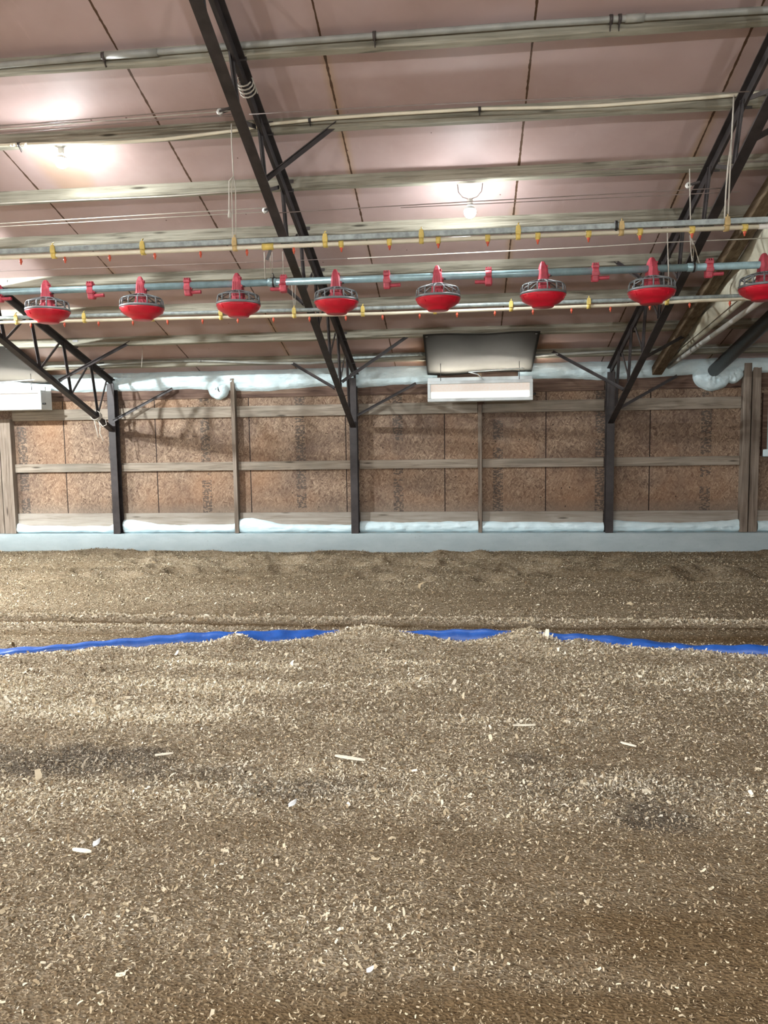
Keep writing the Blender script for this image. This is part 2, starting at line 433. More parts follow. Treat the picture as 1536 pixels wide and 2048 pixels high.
def litter(x, y):
    """height, share of fresh shavings (partly painted light), dark stain of the bedding at x, y"""
    x = np.asarray(x, float); y = np.asarray(y, float)
    by = np.interp(x, BX, BY)
    d = y - by                                     # > 0 behind the blue sheet
    h = 0.020 * (fbm(x * .8, y * 1.6, 3, 3) - .5) + 0.022 * (fbm(x * 1.1, y * 7, 5, 3) - .5) + 0.018 * (fbm(x * 6, y * 7, 9, 3) - .5)
    for px, py, rx, ry, dp in PITS:
        q = ((x - px) / rx) ** 2 + ((y - py) / ry) ** 2
        h = h - dp * np.exp(-q) + dp * 0.7 * np.exp(-((np.sqrt(q) - 1.5) / .5) ** 2) * (y > py)
    yw = y + 0.03 * np.sin(x * 1.3) + 0.02 * (vn(x * 3, x * 0, 2) - .5)
    row = bump1(yw, -3.74, .07); row2 = bump1(yw, -3.99, .06) * np.clip(.55 - .45 * x, 0, 1)
    h = h + .03 * row * (.6 + .8 * fbm(x * 5, y * 3, 71, 3)) + .018 * row2 - .03 * bump1(yw, -4.12, .12) - .012 * bump1(yw, -3.60, .03) 
    mound = np.clip((np.exp(-((d + .13) / .11) ** 2)), 0, 1) * (d < .1)
    bury = np.maximum.reduce([.72 * bump1(x, -.2, .10), bump1(x, .69, .30) * 1.15, bump1(x, 1.72, .20), .45 * bump1(x, 2.1, .15)])
    h = h + mound * (.018 + .030 * fbm(x * 5, y * 5, 31, 3)) + np.exp(-(np.minimum(d + .03, 0) / .16) ** 2 - (np.maximum(d + .03, 0) / .05) ** 2) * bury * .085
    h = h + .02 * np.clip((-.25 - y) / -.25, 0, 1) * (y > -.25)
    streak = fbm(x * .45 + y * .2, y * 4.5, 41, 4)
    patch = fbm(x * 1.0, y * 1.6, 51, 4)
    f = np.where(d > 0, .38 + .25 * (patch - .5) + .30 * (streak - .5), 0.0)
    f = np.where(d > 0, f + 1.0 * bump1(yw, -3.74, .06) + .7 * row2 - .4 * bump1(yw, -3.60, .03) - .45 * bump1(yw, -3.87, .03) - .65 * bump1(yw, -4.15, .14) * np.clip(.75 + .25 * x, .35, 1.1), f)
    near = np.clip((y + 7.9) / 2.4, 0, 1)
    fn = .15 + .58 * near + .75 * (streak - .5) + .75 * (patch - .5) + .12 * np.clip(.4 - x, -1, 1)  # fresher middle and left also paint brighter light into the litter
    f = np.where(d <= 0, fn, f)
    f = np.maximum(f, .95 * mound)
    f = np.maximum(f, np.minimum(1, bury) * (np.abs(d + .05) < .12) * .95)
    st = 0 * x
    for sx, sy, rx, ry, a in ((-.45, -6.34, .55, .19, .66), (-.12, -6.2, .14, .06, .6), (.68, -6.54, .40, .10, .45), (2.0, -6.68, .18, .10, .62), (1.63, -6.2, .14, .06, .5), (1.9, -6.42, .6, .18, .3), (.1, -6.43, .45, .12, .4)):
        q = ((x - sx) / rx) ** 2 + ((y - sy) / ry) ** 2
        st = np.maximum(st, a * np.clip(1.05 - q * .75 + 1.5 * (fbm(x * 7, y * 9, 61, 3) - .5), 0, 1) * (q < 4))
    return h, np.clip(f, 0, 1), st

xs = np.concatenate([np.linspace(-9, -5.2, 20)[:-1], np.linspace(-5.2, -2.3, 100)[:-1], np.linspace(-2.3, 3.9, 300)[:-1], np.linspace(3.9, 5.6, 60)[:-1], np.linspace(5.6, 9, 20)])
ys = np.concatenate([np.linspace(-12.2, -8.4, 30)[:-1], np.linspace(-8.4, -3.2, 300)[:-1], np.linspace(-3.2, 0.0, 150)])
GX, GY = np.meshgrid(xs, ys)
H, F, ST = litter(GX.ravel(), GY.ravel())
P = np.stack([GX.ravel(), GY.ravel(), H], 1).astype(np.float32)
def np_mesh(name, P, quads, mat):
    me = bpy.data.meshes.new(name)
    me.vertices.add(len(P)); me.vertices.foreach_set('co', P.astype(np.float32).ravel())
    nq = len(quads)
    me.loops.add(nq * 4); me.loops.foreach_set('vertex_index', quads.astype(np.int32).ravel())
    me.polygons.add(nq); me.polygons.foreach_set('loop_start', np.arange(0, nq * 4, 4, dtype=np.int32))
    me.update(calc_edges=True); me.materials.append(mat)
    o = bpy.data.objects.new(name, me); COL.objects.link(o); return o
ny, nx = GX.shape
ii, jj = np.meshgrid(np.arange(ny - 1), np.arange(nx - 1), indexing='ij')
a = (ii * nx + jj).ravel()
floor = np_mesh('floor', P, np.stack([a, a + 1, a + nx + 1, a + nx], 1), M['litter'])
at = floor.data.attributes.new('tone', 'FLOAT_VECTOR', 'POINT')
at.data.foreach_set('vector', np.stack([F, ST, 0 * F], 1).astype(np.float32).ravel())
floor.data.polygons.foreach_set('use_smooth', [True] * len(floor.data.polygons))
struct(floor)

# ------------------------------------------------------------------ shell
def slab(name, P, mat, th=0.05, flip=False):
    mb = MB(); P = np.asarray(P, float)
    n = np.cross(P[1] - P[0], P[3] - P[0]); n = n / np.linalg.norm(n) * th * (-1 if flip else 1)
    vs = [tuple(p) for p in P] + [tuple(p + n) for p in P]
    mb._add(vs, [(0, 1, 2, 3), (7, 6, 5, 4), (0, 4, 5, 1), (1, 5, 6, 2), (2, 6, 7, 3), (3, 7, 4, 0)])
    return struct(mb.build(name, mat))
XL, XR = -9.0, 9.0
zr = roof(RIDGE)
slab('ceiling', [(XL, 0.1, EAVE - .1 * SL), (XR, 0.1, EAVE - .1 * SL), (XR, RIDGE, zr), (XL, RIDGE, zr)], M['pink'], 0.05, True)
slab('ceiling', [(XL, RIDGE, zr), (XR, RIDGE, zr), (XR, -12.3, EAVE), (XL, -12.3, EAVE)], M['pink'], 0.05, True)
# back wall: sheathing left of, over and under the window opening on the right
WX0, WX1, WZ0, WZ1 = 4.82, 5.75, 1.14, 1.83
mb = MB((0, 0, 0))
mb.box((XL, 0, .2), (WX0, .05, 2.3)); mb.box((WX1, 0, .2), (XR, .05, 2.3))
mb.box((WX0, 0, .2), (WX1, .05, WZ0)); mb.box((WX0, 0, WZ1), (WX1, .05, 2.3))
struct(mb.build('wall_back', M['osb']))
slab('wall_rear', [(XL, -12.2, -.05), (XR, -12.2, -.05), (XR, -12.2, EAVE), (XL, -12.2, EAVE)], M['rear'], .05, False)
for nm, x, s in (('wall_left', XL, -1), ('wall_right', XR, 1)):
    mb = MB(); o = .05 * s
    prof = [(0.1, -.05), (-12.3, -.05), (-12.3, EAVE), (RIDGE, zr), (.1, EAVE)]
    vs = [(x, p, q) for p, q in prof] + [(x + o, p, q) for p, q in prof]
    mb._add(vs, [(0, 1, 2, 3, 4), (9, 8, 7, 6, 5)] + [(k, (k + 1) % 5, 5 + (k + 1) % 5, 5 + k) for k in range(5)])
    struct(mb.build(nm, M['rear']))
mb = MB(); mb.box((XL, -.16, -.1), (XR, .05, .2285)); struct(mb.build('baseboard_back', M['concrete'], bevel=.006))

# framing boards on the wall: three rows per bay between posts and studs
STUD = [-4.505, -S, -1.503, 0.0, 1.528, S, 4.596]
HALF = [.075, .05, .025, .05, .022, .05, .042]
tn = 0
def trim(a, b, mat, bevel=.004):
    global tn
    tn += 1
    mb = MB(a); mb.box(a, b); return struct(mb.build('trim_%d' % tn, mat, bevel=bevel))
for i in range(len(STUD) - 1):
    x0, x1 = STUD[i] + HALF[i] + .004, STUD[i + 1] - HALF[i + 1] - .004
    trim((x0, -.04, 1.676), (x1, -.001, 1.812), M['rail'])
    trim((x0, -.042, 1.016), (x1, -.001, 1.122), M['rail'])
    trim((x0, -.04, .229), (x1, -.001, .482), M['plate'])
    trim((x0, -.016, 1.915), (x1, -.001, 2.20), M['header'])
for x0, x1 in ((-8.9, -4.66), (4.76, 8.9)):
    trim((x0, -.04, .229), (x1, -.001, .482), M['plate'])
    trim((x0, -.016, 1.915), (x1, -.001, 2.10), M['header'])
trim((-8.9, -.04, 1.676), (-4.66, -.001, 1.812), M['rail'])
trim((-8.9, -.042, 1.016), (-4.66, -.001, 1.122), M['rail'])

# window at the right edge
wn = bpy.data.objects.new('window_1', None); COL.objects.link(wn); wn.location = (WX0, 0, WZ0); wn['kind'] = 'structure'
mb = MB(wn.location); mb.box((WX0 + .03, .0, WZ0 + .05), (WX1 - .03, .012, WZ1 - .02)); mb.build('pane', M['pane'], wn)
mb = MB(wn.location)
mb.box((WX0 - .03, -.05, WZ0 - .02), (WX0 + .025, -.0, WZ1 + .02)); mb.box((WX1 - .025, -.05, WZ0 - .02), (WX1 + .03, -.0, WZ1 + .02))
mb.box((WX0 + .025, -.05, WZ1 - .03), (WX1 - .025, 0, WZ1 + .02))
mb.build('window_frame', M['header'], wn, .003)
mb = MB(wn.location); mb.box((WX0 - .02, -.07, WZ0 - .03), (WX1 + .02, -.001, WZ0 + .055)); mb.build('window_sill', M['foam'], wn, .01)

# ------------------------------------------------------------------ wall studs
def stud(label, x0, x1, z1, dep=.1, split=False, mat='stud', z0=.229):
    if not split:
        mb = MB(((x0 + x1) / 2, -dep / 2, z0)); mb.box((x0, -dep, z0), (x1, -.0, z1))
        return tag(mb.build('wall_stud', M[mat], bevel=.005), label, 'stud', 'wooden studs of the back wall')
    root = thing('wall_stud', ((x0 + x1) / 2, -dep / 2, z0), label, 'stud', 'wooden studs of the back wall')
    mb = MB(root.location); mb.box((x0, -dep, z0), (x1, -.0, z1))
    mb.build('post', M[mat], root, .005)
    if split:
        mb = MB(root.location); xm = (x0 + x1) / 2
        for dx, sx in ((-.06, -.03), (.09, .06), (.02, .012)):
            mb.bar((xm + sx * .3, -dep - .012, z1 - .03), (xm + dx, -dep - .018, z1 + .09), .025, .012, (0, 1, 0))
        mb.build('split_top', M['header'], root)
    return root
stud('wooden stud on the back wall between the left and the middle steel post', -1.528, -1.478, 2.15)
stud('wooden stud with a splintered top under the lit heater in the middle', 1.506, 1.55, 1.80, .1, True)
stud('narrow wooden stud left of the foam-spattered wide one at the right edge', 4.554, 4.638, 2.19, .1)
stud('wide wooden stud with white overspray beside the pale window at right', 4.655, 4.752, 2.2, .08)
stud('wide knotty wooden stud under the left heater', -4.58, -4.43, 1.70, .1)
stud('thin wooden stud at the very left edge, left of the knotty one', -4.68, -4.60, 1.70, .08)

# ------------------------------------------------------------------ spray foam
def foam_strip(name, x0, x1, lower, upper, label, bulge=.05, seed=0, dx=.025, group=None, ybase=-.001):
    n = max(8, int((x1 - x0) / dx)); m = 12
    X = np.linspace(x0, x1, n)
    lo = np.interp(X, [p[0] for p in lower], [p[1] for p in lower]) + .012 * (fbm(X * 9, X * 0, seed, 3) - .5)
    hi = np.interp(X, [p[0] for p in upper], [p[1] for p in upper]) + .02 * (fbm(X * 7, X * 0 + 3, seed + 4, 3) - .5)
    G = np.zeros((m, n, 3))
    for j in range(m):
        tq = j / (m - 1)
        z = lo + (hi - lo) * tq
        pr = np.sin(np.pi * min(max(tq, 0.0), 1.0)) ** .55
        nzz = fbm(X * 14, z * 26, seed + 8, 4) + .6 * fbm(X * 3, z * 40, seed + 2, 2)
        y = ybase - pr * (bulge * (.45 + .7 * nzz))
        G[j] = np.stack([X, y, z], 1)
    mb = MB(((x0 + x1) / 2, ybase, float(lo.mean())))
    mb.grid(G)
    o = mb.build(name, M['foam'])
    return tag(o, label, 'foam', group)
EL = [(-9, 2.05), (-3.968, 2.064), (-3.569, 2.024), (-3.04, 2.032), (-2.582, 2.023), (-2.063, 2.037), (-1.425, 1.999), (-1.045, 1.991), (-.668, 2.02), (-.355, 2.037), (.077, 2.01), (.567, 2.035), (.87, 2.035),
      (1.1, 2.10), (1.9, 2.10), (2.005, 2.069), (2.24, 2.07), (2.649, 2.061), (2.939, 2.037), (3.513, 2.053), (3.91, 2.073), (4.079, 2.081), (4.638, 2.085), (9, 2.08)]
foam_strip('eave_foam', -8.9, 1.02, EL, [(-9, EAVE + .02), (9, EAVE + .02)], 'long white spray foam bead under the eave, left of the dark shield', .075, 3, .03, group='foam beads under the eave', ybase=-.017)
foam_strip('eave_foam', 1.98, 8.9, EL, [(-9, EAVE + .02), (9, EAVE + .02)], 'long white spray foam bead under the eave, right of the dark shield', .075, 3, .03, group='foam beads under the eave', ybase=-.017)
SU = [(-4.651, .402), (-4.277, .328), (-3.193, .318), (-3.022, .408), (-2.395, .329), (-1.559, .332), (-1.478, .402), (-1.317, .42), (-.966, .337), (-.079, .321), (.047, .371), (.545, .35), (1.465, .365), (1.556, .359), (2.959, .342),
      (3.106, .372), (3.544, .339), (4.12, .343), (4.576, .375), (4.802, .353), (6, .35)]
SLAB = ['white foam bead on the sill between the left edge and the left steel post', 'white foam bead on the sill between left steel post and next stud',
        'white foam bead on the sill between the left stud and the middle steel post', 'white foam bead on the sill between the middle steel post and the split stud',
        'white foam bead on the sill between the split stud and right steel post', 'white foam bead on the sill right of the right steel post']
for i in range(6):
    x0, x1 = STUD[i] + HALF[i] + .002, STUD[i + 1] - HALF[i + 1] - .002
    foam_strip('sill_foam', x0, x1, [(-9, .232), (9, .232)], SU, SLAB[i], .05, 11 + i * 3, group='foam beads on the sill', ybase=-.041)
foam_strip('sill_foam', 4.76, 8.0, [(-9, .232), (9, .232)], SU, 'white foam bead on the sill below the pale window', .05, 41, group='foam beads on the sill', ybase=-.041)

def foam_blob(name, c, rx, rz, th, label, seed, hole=0.0):
    n, m = 40, 14
    G = np.zeros((m, n + 1, 3))
    for j in range(m):
        q = hole + (1 - hole) * j / (m - 1)
        for k in range(n + 1):
            a = 2 * math.pi * (k % n) / n
            rr = q * (1 + .10 * (float(fbm(np.array(math.cos(a) * 2 + 7), np.array(math.sin(a) * 2 + 7), seed, 2)) - .5) * 2)
            x, z = rx * rr * math.cos(a), rz * rr * math.sin(a)
            nz = float(fbm(np.array(x * 38 + 9), np.array(z * 38 + 9), seed + 5, 3))
            y = -th * (max(0, 1 - q ** 5)) ** .5 * (.72 + .5 * nz)
            G[j, k] = (c[0] + x, c[1] + y, c[2] + z)
    mb = MB(c); mb.grid(G)
    return tag(mb.build(name, M['foam']), label, 'foam', 'round foam patches under the eave')
fp = foam_blob('foam_patch', (-1.70, -.017, 2.045), .14, .15, .075, 'round white foam patch with a slit left of the wooden stud', 3)
foam_blob('foam_patch', (4.225, -.017, 2.07), .215, .20, .085, 'large white foam collar around the black tube', 8)
foam_blob('foam_patch', (4.455, -.017, 2.07), .11, .105, .075, 'small white foam lump right of the black tube', 12)
sl = MB((-1.70, -.017, 2.025)); sl.tube([(-1.69, -.080, 2.03), (-1.685, -.084, 1.995), (-1.672, -.082, 1.975), (-1.655, -.078, 1.968)], [.003, .008, .008, .003], 6)
sl.build('slit', M['black_rubber'], fp)

# ------------------------------------------------------------------ purlins
PL = ['grey weathered roof board nearest the back wall, under the thin conduit', 'grey roof board crossing the top of the dark metal shield',
      'grey roof board just behind the rear water line', 'grey roof board just above the galvanised feed pipe',
      'grey roof board right behind the front water line', 'grey roof board that the middle lit bulb hangs from',
      'grey roof board carrying the sagging white pipe and the left lit bulb', 'grey roof board carrying the thick grey conduit at the top',
      'grey roof board beyond the top of the picture']
al = math.atan(SL)
for k, y in enumerate(PUR[:8]):
    mb = MB((0, y, roof(y) - .047))
    n = 60; X = np.linspace(-8.95, 8.95, n)
    dz = .010 * (vn(X * .6, X * 0, 80 + k) - .5); dd = .008 * (vn(X * 2.2, X * 0, 90 + k) - .5)
    up = Vector((0, math.sin(al), math.cos(al))); al_v = Vector((0, -math.cos(al), math.sin(al)))
    secs = []
    for i in range(n):
        c = Vector((X[i], y, roof(y)))
        hh = .094 + dd[i]
        pts = [(-.024, 0), (.024, 0), (.024, -hh + .006), (.018, -hh), (-.018, -hh), (-.024, -hh + .006)]
        secs.append([c + al_v * (u + dz[i] * .3) + up * vv for u, vv in pts])
    vs = [p for s_ in secs for p in s_]; fs = []
    for i in range(n - 1):
        for q in range(6):
            fs.append((i * 6 + q, i * 6 + (q + 1) % 6, (i + 1) * 6 + (q + 1) % 6, (i + 1) * 6 + q))
    fs.append(tuple(range(6))[::-1]); fs.append(tuple((n - 1) * 6 + q for q in range(6)))
    mb._add(vs, fs)
    tag(mb.build('purlin', M['purlin']), PL[k], 'roof board', 'wooden purlins under the roof')

# ------------------------------------------------------------------ steel truss frames
def lowz(y): return 1.50 + .374 * -y
def topz(y): return roof(y) - .135
def frame(X, label, side, braces):
    root = thing('steel_truss_frame', (X, -.08, .229), label, 'truss', 'dark steel roof trusses')
    O = root.location
    mb = MB(O)                                     # H-section post
    mb.box((X - .045, -.15, .229), (X + .045, -.138, 1.62)); mb.box((X - .045, -.03, .229), (X + .045, -.042, 2.10))
    mb.box((X - .006, -.138, .229), (X + .006, -.042, 2.10))
    mb.box((X - .045, -.15, 1.62), (X + .045, -.138, 2.12))
    mb.build('post', M['steel'], root, .002)
    dirT = Vector((0, -math.cos(al), math.sin(al)))
    mb = MB(O)                                     # top chord: two angles back to back (a T with its flange up)
    Xc = X + (.03 if X == 0 else 0)
    p, q = (Xc, -.03, topz(-.03)), (Xc, RIDGE + .02, topz(RIDGE + .02))
    mb.bar(p, q, .085, .008, oz=.03); mb.bar(p, q, .016, .065, oz=-.004)
    p, q = (Xc, RIDGE - .02, topz(RIDGE - .02)), (Xc, -12.15, topz(-12.15))
    mb.bar(p, q, .085, .008, oz=.03); mb.bar(p, q, .016, .065, oz=-.004)
    mb.build('top_chord', M['steel'], root)
    mb = MB(O)
    p, q = (X, -.10, lowz(-.10)), (Xc, RIDGE + .02, lowz(RIDGE + .02))
    mb.bar(p, q, .068, .008, oz=-.028); mb.bar(p, q, .016, .06, oz=.004)
    p, q = (Xc, RIDGE - .02, lowz(RIDGE + .02)), (X, -12.1, lowz(-.10))
    mb.bar(p, q, .068, .008, oz=-.028); mb.bar(p, q, .016, .06, oz=.004)
    mb.build('bottom_chord', M['steel'], root)
    ys = [-.2, -.66, -1.28, -1.9, -2.5, -3.1, -3.72, -4.34, -4.95, -5.5]
    for k in range(1, len(ys)):
        mb = MB(O); yb = ys[k] + .12
        mb.bar((X + .012 * side, ys[k], topz(ys[k])), (X + .012 * side, yb, lowz(yb) + .01), .036, .006, (1, 0, 0))
        mb.bar((X + .012 * side, ys[k] + .016, topz(ys[k])), (X + .012 * side, yb + .016, lowz(yb) + .01), .006, .03, (1, 0, 0))
        mb.build('web_post', M['steel'], root)
    for k in range(0, len(ys) - 2):
        mb = MB(O); yb = ys[k + 1] + .17 if k else -.5
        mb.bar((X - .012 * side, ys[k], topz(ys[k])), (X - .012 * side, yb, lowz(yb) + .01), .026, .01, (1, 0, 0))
        mb.build('web_diagonal', M['web'], root)  # paler steel: light on the rods put into their colour
    for p, q in braces:
        mb = MB(O); mb.bar(p, q, .032, .006, (0, 1, 0)); mb.bar(p, q, .006, .032, (0, 1, 0), ox=.014)
        mb.build('brace', M['steel'], root)
    for k in range(8):                             # clips that hold the purlins
        y = PUR[k]
        mb = MB(O); mb.bar((X + .05, y - .035, topz(y) + .03), (X + .05, y - .035, topz(y) + .12), .06, .006, (0, 1, 0))
        mb.build('purlin_clip', M['web'], root)
    return root
frame(0.0, 'dark steel roof truss on the middle post of the wall', 1, [
    ((.03, -1.155, 2.0), (.774, -1.05, 2.5)), ((.03, -.13, 1.659), (.766, -.10, 2.04)), ((-.03, -1.287, 1.93), (-.697, -.42, 2.30)),
    ((.03, -4.25, 3.12), (.511, -4.22, 3.46)), ((-.03, -2.82, 2.55), (-.434, -2.34, 2.90))])
frame(S, 'dark steel roof truss on the right post beside the tarp', -1, [
    ((S + .03, -1.60, 2.13), (S + .60, -1.06, 2.42)), ((S + .03, -.14, 1.66), (S + .753, -.1, 2.06)), ((S - .03, -1.0, 1.87), (2.341, -.44, 2.34)),
    ((S + .03, -4.45, 3.15), (S + .52, -4.2, 3.44)), ((S - .03, -2.75, 2.52), (2.651, -2.36, 2.91))])
frame(-S, 'dark steel roof truss on the left post with rope wound round it', 1, [
    ((-S + .03, -1.435, 2.06), (-2.354, -1.05, 2.50)), ((-S + .03, -.166, 1.655), (-2.262, -.10, 2.04))])

# wooden rafter, tarp and poles at the right
mb = MB((3.56, -.12, 2.1))
dy = -5.9
mb.bar((3.572, -.10, roof(-.10) - .15), (3.525, RIDGE + .05, roof(RIDGE + .05) - .15), .11, .10)
tag(mb.build('rafter_beam', M['rafter'], bevel=.006), 'brown wooden beam running up the roof beside the cream tarp', 'beam')
n, m = 90, 22
G = np.zeros((m, n, 3))
for i in range(n):
    y = -.14 - 5.6 * i / (n - 1)
    zt = roof(y) - .13 ; zb = min(zt - .005, 2.205 + .125 * -y)
    for j in range(m):
        q = j / (m - 1)
        zz = zt + (zb - zt) * q
        wv = (float(fbm(np.array(y * 2.2 + q * 2.0), np.array(q * 1.5 + y * .5), 7, 3)) - .5) * .13 + .03 * math.sin(y * 7 + q * 5)
        amp = min(1, (zt - zb) * 3)
        G[j, i] = (3.655 + wv * amp * math.sin(math.pi * min(1, q + .05)), y, zz)
mb = MB((3.65, -.14, 2.2)); mb.grid(G)
o = tag(mb.build('tarp_curtain', M['tarp']), 'wrinkled cream tarp hanging in a triangle along the wooden beam at right', 'tarp')
sm = o.modifiers.new('solid', 'SOLIDIFY'); sm.thickness = .004
def pole(p, q, r, mat, label):
    mb = MB(p); mb.tube([p, q], r, 12)
    return tag(mb.build('tarp_pole', M[mat]), label, 'pole', 'poles along the tarp edge')
pole((3.665, -.14, 2.195), (3.68, -5.7, 2.205 + .125 * 5.7 - .02), .022, 'tarp', 'cream pole rolled into the lower edge of the cream tarp')
pole((3.70, -.14, 2.165), (3.74, -5.7, 2.205 + .105 * 5.7 - .05), .024, 'white_plastic', 'pale straight pole below the cream tarp edge')

mb = MB((4.217, -.02, 2.10))
p0, d = Vector((4.217, -.03, 2.10)), Vector((0, -1, .218)).normalized()
mb.tube([p0, p0 + d * 5.2], .07, 28)
tag(mb.build('auger_tube', M['duct']), 'thick black tube coming out of the foam collar in the wall', 'tube')

# ------------------------------------------------------------------ feed line
FY, FZ = -3.62, 2.576
feed = thing('feed_line', (.6, FY, FZ), 'long galvanised feed pipe hung across under the roof', 'pipe')
mb = MB(feed.location); mb.tube([(-6.5, FY, FZ), (-.108, FY, FZ)], .0255, 20); mb.build('pipe', M['galv_pipe'], feed)
mb = MB(feed.location); mb.tube([(-.104, FY, FZ), (2.95, FY, FZ)], .0265, 20); mb.build('pipe', M['galv_pipe'], feed)
mb = MB(feed.location); mb.tube([(2.954, FY, FZ), (7.5, FY, FZ)], .0255, 20); mb.build('pipe', M['galv_pipe'], feed)
for cx in (-.105, 2.955):
    mb = MB(feed.location); mb.lathe([(.026, -.032), (.030, -.03), (.031, .03), (.026, .032)], (cx, FY, FZ), 20, 'x'); mb.build('coupling', M['galv_pipe'], feed)
    mb = MB(feed.location); mb.lathe([(.030, -.006), (.036, -.006), (.036, .006), (.030, .006)], (cx + .012, FY, FZ), 20, 'x'); mb.build('coupling_ring', M['black_rubber'], feed)
    mb = MB(feed.location); mb.tube([(cx + .012, FY, FZ + .034), (cx + .012, FY, FZ + .055), (cx + .004, FY, FZ + .07)], .004, 6); mb.build('hanging_eye', M['steel'], feed)
def clamp_mesh():
    mb = MB()
    mb.lathe([(.0265, -.022), (.033, -.022), (.033, .022), (.0265, .022)], (0, 0, 0), 16, 'x')
    mb.box((-.024, -.034, .02), (.024, .02, .042))
    for k in range(3): mb.box((-.022 + .016 * k, -.030, .042), (-.011 + .016 * k, .012, .056))
    mb.loft([(-.078, .022, .026, 0), (-.066, .027, .03, 0), (-.03, .026, .032, 0)])
    mb.box((-.026, -.036, -.034), (.026, -.028, -.004)); mb.box((.022, -.02, -.03), (.034, .02, .01))
    return mb.build('clamp_body', M['dusty_red'], clamp0, .003)
clamp0 = thing('pipe_clamp', (0, 0, 0), '', 'clamp')
clamp_mesh()
mb = MB(); mb.tube([(.02, -.004, -.052), (.10, -.004, -.05)], .0135, 14, cap=False); mb.tube([(.02, -.004, -.052), (.098, -.004, -.05)], .010, 12); mb.build('spout', M['dusty_red'], clamp0)
def pan_proto():
    r = thing('feeder_pan', (0, 0, 0), '', 'feeder')
    # origin: on the pipe axis; the rim sits .165 below
    z0 = -.165
    mb = MB()
    mb.lathe([(.001, -.084), (.072, -.084), (.078, -.080), (.082, -.070), (.118, -.054), (.146, -.034), (.160, -.010), (.1645, .004), (.158, .004), (.152, -.012), (.138, -.03), (.11, -.046), (.06, -.06), (.001, -.06)], (0, 0, z0), 48)
    mb.lathe([(.1600, -.006), (.1665, -.003), (.1665, .004), (.160, .005)], (0, 0, z0), 48)
    for a in range(8):
        an = a * math.pi / 4 + .3
        p = Vector((.1615 * math.cos(an), .1615 * math.sin(an), z0 - .004)); q = Vector((.150 * math.cos(an), .150 * math.sin(an), z0 - .032))
        mb.bar(p, q, .004, .005, (0, 0, 1))
    pan = mb.build('pan_bowl', M['red'], r)
    g = MB()
    g.lathe([(.160, .006), (.1675, .006), (.1675, .022), (.160, .024), (.157, .018), (.157, .008)], (0, 0, z0), 48)
    g.lathe([(.052, .100), (.060, .098), (.060, .110), (.052, .112), (.050, .106)], (0, 0, z0), 28)
    gr = g.build('grill_ring', M['grill'], r)
    for k in range(14):
        a = 2 * math.pi * (k + .5) / 14
        g = MB(); ca, sa = math.cos(a), math.sin(a)
        pts = [(.161, .018), (.158, .060), (.153, .071), (.142, .079), (.10, .094), (.055, .106)]
        g.tube([(ca * u, sa * u, z0 + v) for u, v in pts], .0052, 6)
        g.build('grill_rib', M['grill'], r)
    g = MB()
    g.lathe([(.150, .070), (.156, .072), (.152, .078), (.146, .076)], (0, 0, z0), 40)
    g.lathe([(.098, .002), (.112, .0), (.114, .020), (.100, .022)], (0, 0, z0), 32)
    g.build('grill_hoop', M['grill'], r)
    c = MB()
    c.loft([(z0 - .045, .070, .066, 0), (z0 - .01, .062, .058, 0), (z0 + .03, .050, .048, 0), (z0 + .07, .043, .042, 0)])
    for k in range(8):
        a = 2 * math.pi * k / 8
        c.bar((.066 * math.cos(a), .066 * math.sin(a), z0 - .02), (.046 * math.cos(a), .046 * math.sin(a), z0 + .06), .008, .02, (math.cos(a), math.sin(a), 0))
    c.build('drop_tube', M['dusty_red'], r, .003)
    c = MB()
    c.loft([(z0 + .068, .045, .044, 0), (z0 + .10, .043, .043, 0), (z0 + .14, .037, .04, 0), (z0 + .185, .032, .038, -.001), (z0 + .21, .025, .032, -.003), (z0 + .232, .016, .022, -.004), (z0 + .243, .010, .014, -.004)])
    for k in range(3): c.bar((-.024 + .020 * k, -.043, z0 + .07), (-.018 + .015 * k, -.040, z0 + .175), .004, .006, (0, 1, 0))
    c.box((.03, -.03, z0 + .135), (.046, .012, z0 + .150)); c.box((.018, -.03, z0 + .20), (.030, .01, z0 + .214))
    c.build('cone', M['dusty_red'], r, .003)
    l = MB(); l.box((.040, -.02, z0 + .137), (.060, .004, z0 + .145)); l.build('latch', M['black_rubber'], r)
    return r
pan0 = pan_proto()
PX = [-1.896, -1.133, -.371, .383, 1.144, 1.909, 2.679, 3.451]
PN = ['red feeder pan at the left edge, left of the first full bay clamp, overlapping the dark left truss', 'second red feeder pan from the left on the feed pipe',
      'third red feeder pan from the left, just left of the pipe coupling', 'red feeder pan hanging right in front of the middle truss',
      'red feeder pan above the left part of the dark metal shield', 'red feeder pan just right of the dark metal shield, sixth from the left',
      'red feeder pan in front of the right truss', 'red feeder pan cut off by the right edge, in front of the tarp']
PN[0] = 'leftmost red feeder pan on the feed pipe, before the dark left truss'
for i, x in enumerate(PX):
    o = pan0 if i == 0 else copy_tree(pan0)
    o.location = (x, FY, FZ); o.rotation_euler = (0, 0, (0, .2, -.1, .05, -.15, .1, .3, .12)[i])
    tag(o, PN[i], 'feeder', 'red feeder pans on the feed pipe')
CX = [-2.292, -1.534, -.761, -.018, .766, 1.515, 2.28, 3.074]
CN = ['red pipe clamp at the left edge, cut off by the picture', 'red pipe clamp between first and second feeder pan from left', 'red pipe clamp between second and third feeder pan from left',
      'red pipe clamp with its spout turned left, beside the middle coupling', 'red pipe clamp right of the pan before the middle truss', 'red pipe clamp with its spout turned left, over the dark shield',
      'red pipe clamp between the sixth pan and the pan before the right truss', 'red pipe clamp in front of the wooden beam at right']
for i, x in enumerate(CX):
    o = clamp0 if i == 0 else copy_tree(clamp0)
    o.location = (x, FY, FZ); o.rotation_euler = (.12, 0, math.pi if i in (3, 5) else 0)
    tag(o, CN[i], 'clamp', 'red clamps on the feed pipe')

